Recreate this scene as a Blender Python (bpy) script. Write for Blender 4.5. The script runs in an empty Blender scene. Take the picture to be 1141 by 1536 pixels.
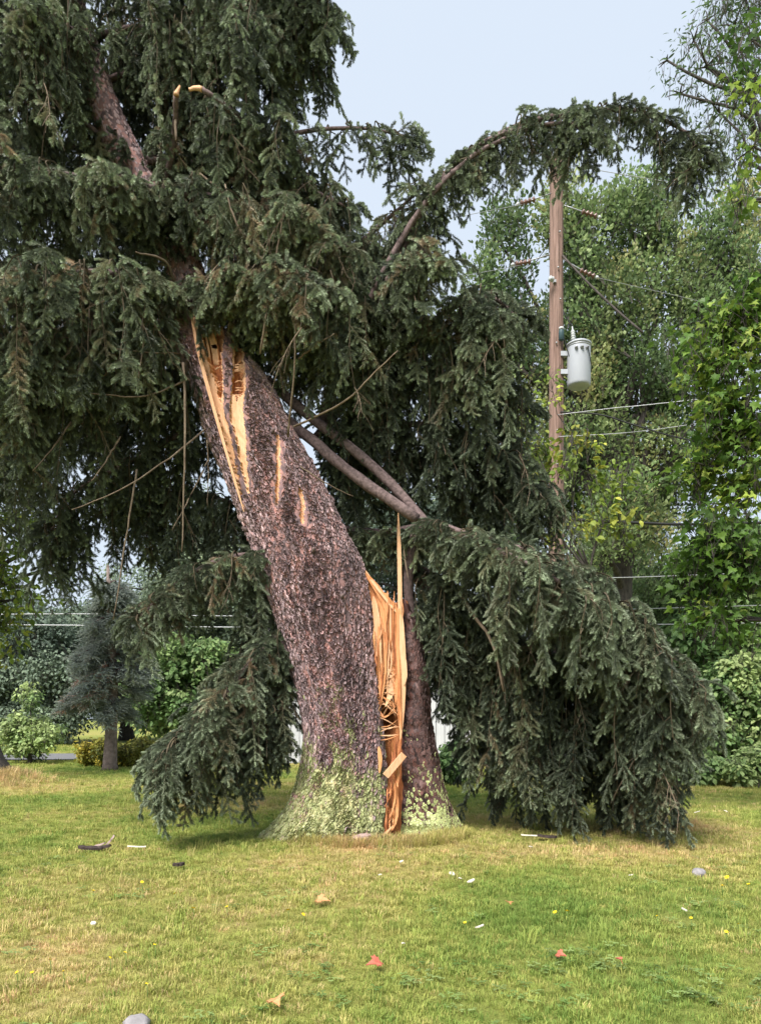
import bpy, bmesh, math, random
from mathutils import Vector, Matrix, Euler, noise, Quaternion
import numpy as np

random.seed(7)
R = random.random
def U(a, b): return a + (b - a) * random.random()
def clamp(v, a=0.0, b=1.0): return max(a, min(b, v))
def lerp(a, b, t): return a + (b - a) * t
rad = math.radians

# ------------------------------------------------------------------ camera, sky, sun, exposure
scene = bpy.context.scene
COL = scene.collection
F, CX, HY, CAMH = 1149.0, 570.5, 1075.0, 1.2       # focal length, centre and horizon in photo pixels
cam_d = bpy.data.cameras.new("camera")
cam = bpy.data.objects.new("camera", cam_d); COL.objects.link(cam)
cam.location = (0, 0, CAMH); cam.rotation_euler = (rad(90), 0, 0)
cam_d.sensor_fit = 'HORIZONTAL'; cam_d.sensor_width = 36.0
cam_d.lens = 36.0 * F / 1141.0
cam_d.shift_y = (HY - 768.0) / 1141.0
cam_d.clip_end = 600.0; cam_d.clip_start = 0.05
scene.camera = cam

SUN_EL, SUN_AZ = rad(51), rad(207)                 # azimuth clockwise from +Y: behind the camera, to its left
world = bpy.data.worlds.new("World"); scene.world = world; world.use_nodes = True
wn = world.node_tree; wn.nodes.clear()
wo = wn.nodes.new("ShaderNodeOutputWorld"); wb = wn.nodes.new("ShaderNodeBackground")
sky = wn.nodes.new("ShaderNodeTexSky"); sky.sky_type = 'NISHITA'; sky.sun_disc = False
sky.sun_elevation = SUN_EL; sky.sun_rotation = SUN_AZ
sky.air_density = 1.0; sky.dust_density = 3.0; sky.ozone_density = 1.0
mx = wn.nodes.new("ShaderNodeMix"); mx.data_type = 'RGBA'; mx.inputs[0].default_value = 0.80
mx.inputs[7].default_value = (6.9, 7.75, 8.85, 1)   # thin even overcast over the clear sky
wn.links.new(sky.outputs[0], mx.inputs[6]); wn.links.new(mx.outputs[2], wb.inputs[0])
wb.inputs[1].default_value = 0.054
wn.links.new(wb.outputs[0], wo.inputs[0])

sun_d = bpy.data.lights.new("sun", 'SUN'); sun_d.energy = 3.4; sun_d.angle = rad(30); sun_d.color = (1.0, 0.95, 0.88)
sun = bpy.data.objects.new("sun", sun_d); COL.objects.link(sun)
sdir = Vector((math.sin(SUN_AZ) * math.cos(SUN_EL), math.cos(SUN_AZ) * math.cos(SUN_EL), math.sin(SUN_EL)))
sun.rotation_euler = sdir.to_track_quat('Z', 'Y').to_euler()
sun.location = (-6, -10, 25)
vs = scene.view_settings
vs.view_transform = 'Standard'; vs.look = 'None'; vs.exposure = 1.25; vs.gamma = 1.0; vs.use_curve_mapping = False
cy = scene.cycles
cy.max_bounces = 4; cy.diffuse_bounces = 3; cy.glossy_bounces = 1; cy.transmission_bounces = 2; cy.transparent_max_bounces = 4
cy.use_light_tree = False; cy.debug_use_spatial_splits = True

# ------------------------------------------------------------------ helpers
def P(px, py, d):
    """photo pixel at distance d (metres along the view) -> world point"""
    return Vector(((px - CX) / F * d, d, CAMH + (HY - py) / F * d))
def to_px(p):
    return (CX + p[0] / p[1] * F, HY - (p[2] - CAMH) / p[1] * F)
def inpoly(x, y, poly):
    c = False; j = len(poly) - 1
    for i in range(len(poly)):
        xi, yi = poly[i]; xj, yj = poly[j]
        if (yi > y) != (yj > y) and x < (xj - xi) * (y - yi) / (yj - yi) + xi: c = not c
        j = i
    return c
def tag(o, label=None, cat=None, group=None, kind=None):
    if label: o["label"] = label
    if cat: o["category"] = cat
    if group: o["group"] = group
    if kind: o["kind"] = kind
    return o
def empty(name, loc=(0, 0, 0)):
    o = bpy.data.objects.new(name, None); COL.objects.link(o); o.location = loc
    o.empty_display_size = 0.2
    return o
def link(name, me, parent=None):
    o = bpy.data.objects.new(name, me); COL.objects.link(o)
    if parent is not None:
        o.parent = parent
        m = parent.matrix_world if False else None
        wl = Vector((0, 0, 0)); q = parent
        while q is not None:
            wl += q.location; q = q.parent
        o.location = -wl                                   # mesh data are in world coordinates
    return o
class MB:
    def __init__(s): s.v = []; s.f = []; s.mi = []; s.at = []
    def add(s, vs_, fs_, mi=0, at=None):
        b = len(s.v); s.v += [tuple(v) for v in vs_]
        s.f += [tuple(b + i for i in f) for f in fs_]; s.mi += [mi] * len(fs_)
        s.at += (at if at is not None else [0.0] * len(vs_))
    def mesh(s, name, mats, smooth=True, attr="tip"):
        me = bpy.data.meshes.new(name); me.from_pydata(s.v, [], s.f)
        for m in mats: me.materials.append(m)
        if len(mats) > 1: me.polygons.foreach_set("material_index", s.mi)
        if smooth: me.polygons.foreach_set("use_smooth", [True] * len(s.f))
        a = me.attributes.new(attr, 'FLOAT', 'POINT'); a.data.foreach_set("value", s.at)
        me.update(); return me
    def build(s, name, mats, parent=None, smooth=True):
        if not isinstance(mats, (list, tuple)): mats = [mats]
        return link(name, s.mesh(name, mats, smooth), parent)
def catmull(pts, n):
    """resample control points (tuples of any length) into n samples"""
    pts = [np.array(p, float) for p in pts]
    if len(pts) == 2: return [pts[0] + (pts[1] - pts[0]) * (i / (n - 1)) for i in range(n)]
    e = [2 * pts[0] - pts[1]] + pts + [2 * pts[-1] - pts[-2]]
    out = []
    m = len(pts) - 1
    for i in range(n):
        u = i / (n - 1) * m; k = min(int(u), m - 1); t = u - k
        p0, p1, p2, p3 = e[k], e[k + 1], e[k + 2], e[k + 3]
        out.append(0.5 * ((2 * p1) + (-p0 + p2) * t + (2 * p0 - 5 * p1 + 4 * p2 - p3) * t * t + (-p0 + 3 * p1 - 3 * p2 + p3) * t ** 3))
    return out
def tube(mb, pts, radii, sides=6, mi=0, cap=True, rough=0.0):
    pts = [Vector(p) for p in pts]; n = len(pts)
    vs_ = []; fs_ = []
    up = Vector((0.31, 0.22, 0.92)).normalized()
    for i, p in enumerate(pts):
        t = (pts[min(i + 1, n - 1)] - pts[max(i - 1, 0)])
        if t.length < 1e-9: t = Vector((0, 0, 1))
        t.normalize()
        a = t.cross(up)
        if a.length < 0.05: a = t.cross(Vector((1, 0, 0)))
        a.normalize(); b = t.cross(a)
        for k in range(sides):
            an = 2 * math.pi * k / sides
            r_ = radii[i] * (1 + (U(-rough, rough) if rough else 0))
            vs_.append(p + (a * math.cos(an) + b * math.sin(an)) * r_)
    for i in range(n - 1):
        for k in range(sides):
            k2 = (k + 1) % sides
            fs_.append((i * sides + k, i * sides + k2, (i + 1) * sides + k2, (i + 1) * sides + k))
    if cap:
        fs_.append(tuple(range(sides))[::-1]); fs_.append(tuple((n - 1) * sides + k for k in range(sides)))
    mb.add(vs_, fs_, mi)
def box(mb, c, sx, sy, sz, rot=None, mi=0):
    vs_ = []
    for x in (-1, 1):
        for y in (-1, 1):
            for z in (-1, 1):
                v = Vector((x * sx / 2, y * sy / 2, z * sz / 2))
                if rot is not None: v = rot @ v
                vs_.append(Vector(c) + v)
    mb.add(vs_, [(0, 1, 3, 2), (4, 6, 7, 5), (0, 4, 5, 1), (2, 3, 7, 6), (0, 2, 6, 4), (1, 5, 7, 3)], mi)
def lathe(mb, c, prof, sides=16, axis=None, mi=0):
    """prof = [(r, z)], axis = direction of +z"""
    q = Vector((0, 0, 1)).rotation_difference(Vector(axis)) if axis is not None else Quaternion()
    vs_ = []; fs_ = []
    for r_, z in prof:
        for k in range(sides):
            a = 2 * math.pi * k / sides
            vs_.append(Vector(c) + q @ Vector((r_ * math.cos(a), r_ * math.sin(a), z)))
    for i in range(len(prof) - 1):
        for k in range(sides):
            k2 = (k + 1) % sides
            fs_.append((i * sides + k, i * sides + k2, (i + 1) * sides + k2, (i + 1) * sides + k))
    fs_.append(tuple(range(sides))[::-1]); fs_.append(tuple((len(prof) - 1) * sides + k for k in range(sides)))
    mb.add(vs_, fs_, mi)

# ------------------------------------------------------------------ materials
def mat(name):
    m = bpy.data.materials.new(name); m.use_nodes = True
    nt = m.node_tree; nt.nodes.clear()
    o = nt.nodes.new("ShaderNodeOutputMaterial")
    return m, nt, o
def N(nt, t, **kw):
    n = nt.nodes.new(t)
    for k, v in kw.items(): setattr(n, k, v)
    return n
def L(nt, a, b): nt.links.new(a, b)
def ramp(nt, src, stops, interp='LINEAR'):
    r = N(nt, "ShaderNodeValToRGB"); r.color_ramp.interpolation = interp
    e = r.color_ramp.elements
    while len(e) < len(stops): e.new(0.5)
    for el, (p, c) in zip(e, stops): el.position = p; el.color = (*c, 1)
    if src is not None: L(nt, src, r.inputs[0])
    return r.outputs[0]
def mixc(nt, f, a, b, mode='MIX'):
    m = N(nt, "ShaderNodeMix", data_type='RGBA', blend_type=mode)
    for s, v in ((m.inputs[0], f), (m.inputs[6], a), (m.inputs[7], b)):
        if hasattr(v, "links"): L(nt, v, s)
        elif isinstance(v, tuple): s.default_value = (*v, 1)
        else: s.default_value = v
    return m.outputs[2]
def math_(nt, op, a, b=0.0, c=None, cl=False):
    m = N(nt, "ShaderNodeMath", operation=op, use_clamp=cl)
    for i, v in enumerate((a, b) if c is None else (a, b, c)):
        if hasattr(v, "links"): L(nt, v, m.inputs[i])
        else: m.inputs[i].default_value = v
    return m.outputs[0]
def attr(nt, name, inst=False):
    a = N(nt, "ShaderNodeAttribute", attribute_name=name, attribute_type='INSTANCER' if inst else 'GEOMETRY')
    return a.outputs["Fac"]
def coords(nt, scale=(1, 1, 1), kind="Object"):
    tc = N(nt, "ShaderNodeTexCoord"); mp = N(nt, "ShaderNodeMapping")
    mp.inputs["Scale"].default_value = scale; L(nt, tc.outputs[kind], mp.inputs[0]); return mp.outputs[0]
def noise_t(nt, vec, scale, detail=4, rough=0.6, dist=0.0):
    n = N(nt, "ShaderNodeTexNoise"); n.inputs["Scale"].default_value = scale; n.inputs["Detail"].default_value = detail
    n.inputs["Roughness"].default_value = rough; n.inputs["Distortion"].default_value = dist
    if vec is not None: L(nt, vec, n.inputs["Vector"])
    return n.outputs["Fac"]
def finish(nt, o, col, rough=0.8, bump=None, bstr=0.5, bdist=0.01, spec=0.3, metal=0.0):
    b = N(nt, "ShaderNodeBsdfPrincipled")
    if hasattr(col, "links"): L(nt, col, b.inputs["Base Color"])
    else: b.inputs["Base Color"].default_value = (*col, 1)
    if hasattr(rough, "links"): L(nt, rough, b.inputs["Roughness"])
    else: b.inputs["Roughness"].default_value = rough
    b.inputs["Specular IOR Level"].default_value = spec; b.inputs["Metallic"].default_value = metal
    if bump is not None:
        bn = N(nt, "ShaderNodeBump"); bn.inputs["Strength"].default_value = bstr; bn.inputs["Distance"].default_value = bdist
        L(nt, bump, bn.inputs["Height"]); L(nt, bn.outputs[0], b.inputs["Normal"])
    L(nt, b.outputs[0], o.inputs[0]); return b
def leafy(name, stops, tipc=None, transl=0.3, rough=0.55, spec=0.35, vary=0.35):
    """foliage: colour from the instance's tint, per-instance value variation, lighter young tips, some light passing through"""
    m, nt, o = mat(name)
    c = ramp(nt, attr(nt, "tint", True), stops)
    if tipc is not None:
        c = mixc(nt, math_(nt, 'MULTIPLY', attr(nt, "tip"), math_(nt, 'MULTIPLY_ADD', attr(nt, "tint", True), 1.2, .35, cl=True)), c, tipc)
    oi = N(nt, "ShaderNodeObjectInfo")
    hsv = N(nt, "ShaderNodeHueSaturation")
    L(nt, math_(nt, 'MULTIPLY_ADD', oi.outputs["Random"], 2 * vary, 1 - vary), hsv.inputs["Value"])
    L(nt, c, hsv.inputs["Color"]); c = hsv.outputs[0]
    b = N(nt, "ShaderNodeBsdfPrincipled"); L(nt, c, b.inputs["Base Color"])
    b.inputs["Roughness"].default_value = rough; b.inputs["Specular IOR Level"].default_value = spec
    if transl > 0:
        t = N(nt, "ShaderNodeBsdfTranslucent"); L(nt, c, t.inputs[0])
        ms = N(nt, "ShaderNodeMixShader"); ms.inputs[0].default_value = transl
        L(nt, b.outputs[0], ms.inputs[1]); L(nt, t.outputs[0], ms.inputs[2]); L(nt, ms.outputs[0], o.inputs[0])
    else: L(nt, b.outputs[0], o.inputs[0])
    return m
def simple(name, c1, c2, scale=(1, 1, 1), nscale=8, rough=0.8, bstr=0.3, bdist=0.01, spec=0.3, metal=0.0):
    m, nt, o = mat(name)
    n = noise_t(nt, coords(nt, scale), nscale, 5)
    finish(nt, o, ramp(nt, n, [(0.3, c1), (0.7, c2)]), rough, n, bstr, bdist, spec, metal); return m

def make_bark(name, inst, shade_wet=1.0):
    m, nt, o = mat(name)
    v = coords(nt)
    if inst:
        oi = N(nt, "ShaderNodeObjectInfo"); src = oi.outputs["Random"]
        base = ramp(nt, src, [(0.0, (0.085, 0.066, 0.07)), (0.13, (0.24, 0.19, 0.20)), (0.45, (0.43, 0.335, 0.345)),
                              (0.74, (0.50, 0.39, 0.40)), (0.87, (0.58, 0.345, 0.32)), (1.0, (0.66, 0.53, 0.54))])
        fine = noise_t(nt, v, 60, 4)
        moss = attr(nt, "tint", True)
        mk = math_(nt, 'GREATER_THAN', moss, math_(nt, 'MULTIPLY_ADD', src, 0.72, 0.30))
        spotn = noise_t(nt, v, 45, 3)
        mk = math_(nt, 'MULTIPLY', mk, math_(nt, 'MULTIPLY_ADD', spotn, 1.6, 0.0, cl=True))
    else:
        vo = N(nt, "ShaderNodeTexVoronoi"); vo.inputs["Scale"].default_value = 26; L(nt, coords(nt, (1, 1, 0.6)), vo.inputs["Vector"])
        fine = noise_t(nt, v, 40, 5)
        sep = N(nt, "ShaderNodeSeparateColor"); L(nt, vo.outputs["Color"], sep.inputs[0]); src = sep.outputs[0]
        base = ramp(nt, src, [(0.0, (0.08, 0.06, 0.063)), (0.45, (0.24, 0.175, 0.18)), (0.75, (0.38, 0.225, 0.205)), (1.0, (0.48, 0.28, 0.25))])
        moss = attr(nt, "tip")
        sp = noise_t(nt, v, 22, 4, 0.7)
        mk = math_(nt, 'MULTIPLY', math_(nt, 'MULTIPLY_ADD', math_(nt, 'ADD', math_(nt, 'SUBTRACT', moss, 0.55), math_(nt, 'SUBTRACT', sp, 0.45)), 5.0, 0.2, cl=True), 0.6)
    base = mixc(nt, 0.35, base, mixc(nt, fine, (0.25, 0.22, 0.23), (1.0, 0.95, 0.95)), 'MULTIPLY')
    base = mixc(nt, 0.35, base, (0.20, 0.16, 0.165), 'SCREEN') if inst else base
    gp_n = N(nt, "ShaderNodeNewGeometry"); mp_ = N(nt, "ShaderNodeMapping"); mp_.inputs["Scale"].default_value = (1, 1, .3); L(nt, gp_n.outputs["Position"], mp_.inputs[0])
    big = noise_t(nt, mp_.outputs[0], 5.5, 4, .6)
    base = mixc(nt, .8, base, ramp(nt, big, [(.34, (.50, .47, .48)), (.52, (.95, .9, .9)), (.68, (1.18, 1.04, 1.0))]), 'MULTIPLY')
    if shade_wet < 1: base = mixc(nt, 1.0, base, (shade_wet, shade_wet * .82, shade_wet * .76), 'MULTIPLY')  # slab's shade and damp tone multiplied into the base colour
    mc = ramp(nt, noise_t(nt, v, 30, 3), [(0.3, (0.22, 0.25, 0.08)), (0.5, (0.44, 0.50, 0.20)), (0.72, (0.66, 0.70, 0.42))])
    col = mixc(nt, mk, base, mc)
    finish(nt, o, col, 0.78 if shade_wet == 1 else .5, fine, 0.6, 0.006, 0.25); return m
M = {}
M['bark'] = make_bark("spruce_bark", False)
M['plate'] = make_bark("spruce_bark_flakes", True)
M['bark_shaded_wet'] = make_bark("shaded_soaked_bark", False, .32)  # darker bark copy: shade on the slab painted into its colour, plus soaking
M['plate_shaded_wet'] = make_bark("shaded_soaked_bark_flakes", True, .28)
def make_wood(name, stops, fine=70, dirt=0.0):
    m, nt, o = mat(name)
    n = noise_t(nt, coords(nt, (1, 1, 0.06)), fine * 1.5, 6, 0.72, 0.3)
    n2 = noise_t(nt, coords(nt, (1, 1, 0.15)), 9, 3)
    f = math_(nt, 'ADD', math_(nt, 'MULTIPLY', n, 0.6), math_(nt, 'MULTIPLY', n2, 0.4))
    finish(nt, o, ramp(nt, f, stops), 0.6, n, 0.8, 0.01, 0.3); return m
M['wood'] = make_wood("fresh_torn_wood", [(0.3, (0.28, 0.085, 0.035)), (0.45, (0.56, 0.23, 0.09)), (0.6, (0.70, 0.37, 0.17)), (0.75, (0.78, 0.51, 0.30))])
M['wood_pale'] = make_wood("pale_splintered_wood", [(0.3, (0.52, 0.24, 0.11)), (0.5, (0.70, 0.41, 0.23)), (0.7, (0.80, 0.55, 0.36))])
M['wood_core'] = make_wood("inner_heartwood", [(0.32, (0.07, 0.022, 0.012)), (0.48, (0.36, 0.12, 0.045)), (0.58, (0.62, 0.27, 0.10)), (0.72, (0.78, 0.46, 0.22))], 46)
M['limb'] = simple("limb_bark", (0.06, 0.042, 0.04), (0.21, 0.15, 0.145), (1, 1, 1), 30, 0.85, 0.6)
M['twig'] = simple("bare_twig", (0.09, 0.062, 0.04), (0.22, 0.17, 0.12), (1, 1, 1), 18, 0.8)
M['twig_green'] = simple("needled_twig", (0.045, 0.034, 0.022), (0.10, 0.078, 0.045), (1, 1, 1), 18, 0.8)
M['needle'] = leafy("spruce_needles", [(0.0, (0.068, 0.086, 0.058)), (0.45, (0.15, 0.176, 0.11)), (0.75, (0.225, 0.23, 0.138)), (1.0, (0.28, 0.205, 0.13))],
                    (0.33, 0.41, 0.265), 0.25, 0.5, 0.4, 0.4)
M['needle_blue'] = leafy("blue_spruce_needles", [(0.0, (0.13, 0.16, 0.14)), (0.6, (0.25, 0.29, 0.26)), (1.0, (0.36, 0.21, 0.17))], (0.36, 0.40, 0.36), 0.1)
M['maple'] = leafy("maple_leaf", [(0.0, (0.06, 0.12, 0.022)), (0.5, (0.12, 0.22, 0.035)), (1.0, (0.32, 0.40, 0.07))], None, 0.4)
M['lime'] = leafy("yellow_green_leaf", [(0.0, (0.08, 0.14, 0.025)), (0.6, (0.19, 0.27, 0.045)), (1.0, (0.40, 0.40, 0.07))], None, 0.4)
M['far'] = leafy("background_leaf", [(0.0, (0.075, 0.125, 0.055)), (0.5, (0.18, 0.26, 0.105)), (0.85, (0.32, 0.39, 0.17)), (1.0, (0.42, 0.40, 0.18))], None, 0.45)
M['dark'] = leafy("distant_leaf", [(0.0, (0.08, 0.115, 0.085)), (0.6, (0.15, 0.20, 0.14)), (1.0, (0.27, 0.34, 0.20))], None, 0.3)
M['gold'] = leafy("golden_shrub_leaf", [(0.0, (0.10, 0.13, 0.03)), (0.5, (0.27, 0.27, 0.05)), (1.0, (0.50, 0.40, 0.06))], None, 0.35)
M['light'] = leafy("light_green_leaf", [(0.0, (0.07, 0.14, 0.045)), (0.5, (0.16, 0.26, 0.09)), (1.0, (0.34, 0.42, 0.17))], None, 0.35)
M['grey_bark'] = simple("grey_tree_bark", (0.03, 0.026, 0.024), (0.09, 0.078, 0.068), (1, 1, 0.3), 18, 0.9, 0.7, 0.02)
M['grass'] = leafy("grass_blade", [(0.0, (0.18, 0.275, 0.06)), (0.35, (0.32, 0.365, 0.09)), (0.6, (0.46, 0.425, 0.14)), (0.82, (0.60, 0.47, 0.24)), (1.0, (0.60, 0.40, 0.21))], None, 0.35, 0.6, 0.2, 0.25)
M['clover'] = leafy("clover_leaf", [(0.0, (0.11, 0.19, 0.045)), (1.0, (0.26, 0.34, 0.12))], None, 0.3)

# ------------------------------------------------------------------ instancing of foliage (stuff)
_groups = {}
def proto(name, me):
    o = bpy.data.objects.new(name, me); return o        # never linked: only a source of geometry
def scatter_group(key, protos):
    if key in _groups: return _groups[key]
    ng = bpy.data.node_groups.new("scatter_" + key, 'GeometryNodeTree')
    ng.interface.new_socket("Geometry", in_out='INPUT', socket_type='NodeSocketGeometry')
    ng.interface.new_socket("Geometry", in_out='OUTPUT', socket_type='NodeSocketGeometry')
    gi = ng.nodes.new("NodeGroupInput"); go = ng.nodes.new("NodeGroupOutput")
    jn = ng.nodes.new("GeometryNodeJoinGeometry")
    def na(nm, ty):
        n = ng.nodes.new("GeometryNodeInputNamedAttribute"); n.data_type = ty; n.inputs[0].default_value = nm
        return n.outputs[0]
    rot, scl, idx = na("rot", 'FLOAT_VECTOR'), na("scl", 'FLOAT'), na("idx", 'INT')
    e2r = ng.nodes.new("FunctionNodeEulerToRotation"); ng.links.new(rot, e2r.inputs[0])
    for k, p in enumerate(protos):
        cmp_ = ng.nodes.new("FunctionNodeCompare"); cmp_.data_type = 'INT'; cmp_.operation = 'EQUAL'
        ng.links.new(idx, cmp_.inputs[2]); cmp_.inputs[3].default_value = k
        oi = ng.nodes.new("GeometryNodeObjectInfo"); oi.inputs[0].default_value = p; oi.inputs[1].default_value = False
        ip = ng.nodes.new("GeometryNodeInstanceOnPoints")
        ng.links.new(gi.outputs[0], ip.inputs["Points"]); ng.links.new(cmp_.outputs[0], ip.inputs["Selection"])
        ng.links.new(oi.outputs["Geometry"], ip.inputs["Instance"])
        ng.links.new(e2r.outputs[0], ip.inputs["Rotation"]); ng.links.new(scl, ip.inputs["Scale"])
        ng.links.new(ip.outputs[0], jn.inputs[0])
    ng.links.new(jn.outputs[0], go.inputs[0])
    _groups[key] = ng; return ng
def scatter(name, key, protos, pts, parent=None, label=None):
    """pts: list of (loc, euler, scale, variant, tint) -> one object of kind stuff"""
    me = bpy.data.meshes.new(name)
    me.from_pydata([tuple(p[0]) for p in pts], [], [])
    for nm, ty, ix, fld in (("rot", 'FLOAT_VECTOR', 1, "vector"), ("scl", 'FLOAT', 2, "value"), ("idx", 'INT', 3, "value"), ("tint", 'FLOAT', 4, "value")):
        a = me.attributes.new(nm, ty, 'POINT')
        if fld == "vector": a.data.foreach_set("vector", [c for p in pts for c in tuple(p[ix])])
        else: a.data.foreach_set("value", [p[ix] for p in pts])
    o = link(name, me, parent); o["kind"] = "stuff"
    if label: o["label"] = label
    md = o.modifiers.new("scatter", 'NODES'); md.node_group = scatter_group(key, protos)
    return o

# ------------------------------------------------------------------ prototypes: spruce shoots
def needle_shoot(mb, pts, nlen, nneed, a0=62, a1=28, w=0.0046, tip0=0.0, tip1=1.0):
    n = len(pts)
    for i in range(nneed):
        u = (i + R()) / nneed; x = u * (n - 1); k = min(int(x), n - 2); t = x - k
        p = pts[k].lerp(pts[k + 1], t); d = (pts[k + 1] - pts[k]).normalized()
        q = d.cross(Vector((U(-1, 1), U(-1, 1), U(-1, 1))))
        if q.length < 0.05: continue
        q.normalize(); s = d.cross(q)
        an = rad(lerp(a0, a1, u ** 1.5) + U(-10, 10)); l = nlen * U(0.75, 1.1) * (0.8 if u > 0.93 else 1)
        dr = d * math.cos(an) + q * math.sin(an)
        mid = p + dr * l * 0.55; end = p + dr * l + d * l * 0.12 + Vector((0, 0, -0.06 * l))
        ww = s * w * 0.5
        tv = clamp(tip0 + (tip1 - tip0) * u ** 2.2 + U(-.1, .1)); tv0 = tv * 0.75
        mb.add([p - ww * 0.7, p + ww * 0.7, mid + ww, end, mid - ww], [(0, 1, 2, 4), (4, 2, 3)], 0, [tv0, tv0, tv, tv, tv])
def droop_curve(start, d, length, n, grav):
    pts = [start.copy()]; d = d.normalized(); st = length / (n - 1)
    for i in range(n - 1):
        d = (d + Vector((0, 0, -grav * st))).normalized(); pts.append(pts[-1] + d * st)
    return pts
def spray_mesh(seed, length, style):
    random.seed(seed); mb = MB()
    if style == 'hang':   d0, g = Vector((0.5, U(-.2, .2), -0.85)), 2.5
    elif style == 'arch': d0, g = Vector((1.0, U(-.15, .15), 0.3)), 4.2
    else:                 d0, g = Vector((0.75, U(-.3, .3), -0.6)), 2
    ax = droop_curve(Vector((0, 0, 0)), d0, length, 9, g)
    tube(mb, ax, [lerp(.004, .0015, i / 8) for i in range(9)], 4, 1)
    needle_shoot(mb, ax[2:], 0.027, int(length * 480), 58, 44, tip0=0.0, tip1=0.9)
    nsh = int(length * 20)
    for i in range(nsh):
        u = 0.08 + 0.84 * (i + U(0, .7)) / nsh; x = u * 8; k = min(int(x), 7)
        p = ax[k].lerp(ax[k + 1], x - k); dd = (ax[min(k + 1, 8)] - ax[k]).normalized()
        side = 1 if i % 2 else -1
        lat = dd.cross(Vector((1, 0, 0.2))).normalized() * side
        d = dd * U(0.45, 0.9) + lat * U(0.6, 1.1) + Vector((U(-.6, .6), 0, U(-.1, .3)))
        ln = lerp(0.17, 0.085, u) * U(0.65, 1.2) * (length / 0.45) ** 0.5
        sp = droop_curve(p, d, ln, 5, 4.5)
        needle_shoot(mb, sp, 0.027, int(ln * 950), 60, 44, tip0=-0.1, tip1=U(.5, 1.5))
        if R() < .5:
            d2 = (sp[2] - sp[1]).normalized() + lat * U(-.9, .9) + Vector((U(-.5, .5), 0, 0))
            sp2 = droop_curve(sp[2], d2, ln * .6, 4, 4.5); needle_shoot(mb, sp2, 0.025, int(ln * 560), 60, 44, tip0=0, tip1=U(.6, 1.5))
    return mb.mesh("spruce_spray", [M['needle'], M['twig_green']], False)
SPRAYS = []
for k in range(5): SPRAYS.append(proto("spray_source", spray_mesh(100 + k, U(.40, .5), 'hang')))
for k in range(4): SPRAYS.append(proto("spray_source", spray_mesh(200 + k, U(.34, .46), 'arch')))
for k in range(2): SPRAYS.append(proto("spray_source", spray_mesh(300 + k, U(.25, .32), 'short')))
def bare_spray(seed):
    random.seed(seed); mb = MB()
    ax = droop_curve(Vector((0, 0, 0)), Vector((.6, 0, -.6)), .45, 8, 2); tube(mb, ax, [lerp(.005, .0015, i / 7) for i in range(8)], 4, 0)
    for i in range(9):
        p = ax[1 + i % 6].lerp(ax[2 + i % 6], R()); d = Vector((U(-.3, .8), U(-1, 1), U(-1, .1)))
        sp = droop_curve(p, d, U(.08, .25), 4, 3); tube(mb, sp, [.0022, .0018, .0015, .001], 3, 0)
        needle_shoot(mb, sp, .014, 7, w=.003)
    return mb.mesh("bare_spray", [M['twig']], False)
for k in range(2): SPRAYS.append(proto("bare_spray_source", bare_spray(400 + k)))
random.seed(11)

# ------------------------------------------------------------------ prototypes: broad leaves, grass
MAPLE = [(0, 0), (.10, .02), (.32, -.06), (.30, .10), (.52, .22), (.40, .32), (.47, .48), (.24, .44), (.18, .56), (.10, .72), (0, 1.0)]
MAPLE = MAPLE + [(-x, y) for x, y in MAPLE[-2:0:-1]]
OVAL = [(0, 0), (.22, .18), (.32, .42), (.24, .70), (0, 1.0), (-.24, .70), (-.32, .42), (-.22, .18)]
LANCE = [(0, 0), (.10, .2), (.13, .45), (.08, .75), (0, 1.0), (-.08, .75), (-.13, .45), (-.10, .2)]
def leaf_geo(mb, base, d, nrm, size, outline, bend=0.25, mi=0, fold=0.12):
    d = d.normalized(); s = d.cross(nrm)
    if s.length < .05: s = d.cross(Vector((1, 0.3, 0)))
    s.normalize(); n = s.cross(d)
    c = base + d * size * 0.42 - n * 0.0
    vs_ = [c] + [base + d * y * size + s * x * size + n * (-bend * y * y + fold * abs(x) * 2) * size for x, y in outline]
    k = len(outline)
    mb.add(vs_, [(0, 1 + i, 1 + (i + 1) % k) for i in range(k)], mi)
def cluster_mesh(seed, n, radius, size, outline, m, up=0.5, elong=1.0, upward=False):
    random.seed(seed); mb = MB()
    for i in range(n):
        while True:
            v = Vector((U(-1, 1), U(-1, 1), U(-1, 1)))
            if v.length < 1: break
        b = Vector((v.x, v.y, v.z * elong)) * radius
        d = Vector((v.x, v.y, (1.0 if upward else -0.35))) + Vector((U(-.5, .5), U(-.5, .5), U(-.4, .4)))
        nr = Vector((U(-.7, .7), U(-.7, .7), up + R() * .6))
        leaf_geo(mb, b, d, nr, size * U(.7, 1.2), outline)
    for i in range(3):
        tube(mb, [(0, 0, -radius * elong), (U(-.3, .3) * radius, U(-.3, .3) * radius, 0), (U(-.6, .6) * radius, U(-.6, .6) * radius, radius * elong * .8)], [.006, .004, .002], 3, 1, cap=False)
    return mb.mesh("leaf_cluster", [m, M['grey_bark']], False)
def clusters(tag_, m, n=5, **kw): return (tag_, [proto(tag_ + "_source", cluster_mesh(hash(tag_) % 97 + k * 7 if False else len(tag_) * 31 + k * 7, m=m, **kw)) for k in range(n)])
C_FAR = clusters("far_maple", M['far'], n=5, **{}) if False else None
def mk(tag_, m, cnt, nleaf, radius, size, outline, up=.5, elong=1.0, upward=False):
    return (tag_, [proto(tag_ + "_source", cluster_mesh(len(tag_) * 31 + k * 7, nleaf, radius, size, outline, m, up, elong, upward)) for k in range(cnt)])
C_FAR = mk("far_maple", M['far'], 6, 58, .33, .115, OVAL, .6, 1.9, True)
C_DARK = mk("distant", M['dark'], 4, 70, .62, .15, OVAL)
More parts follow.
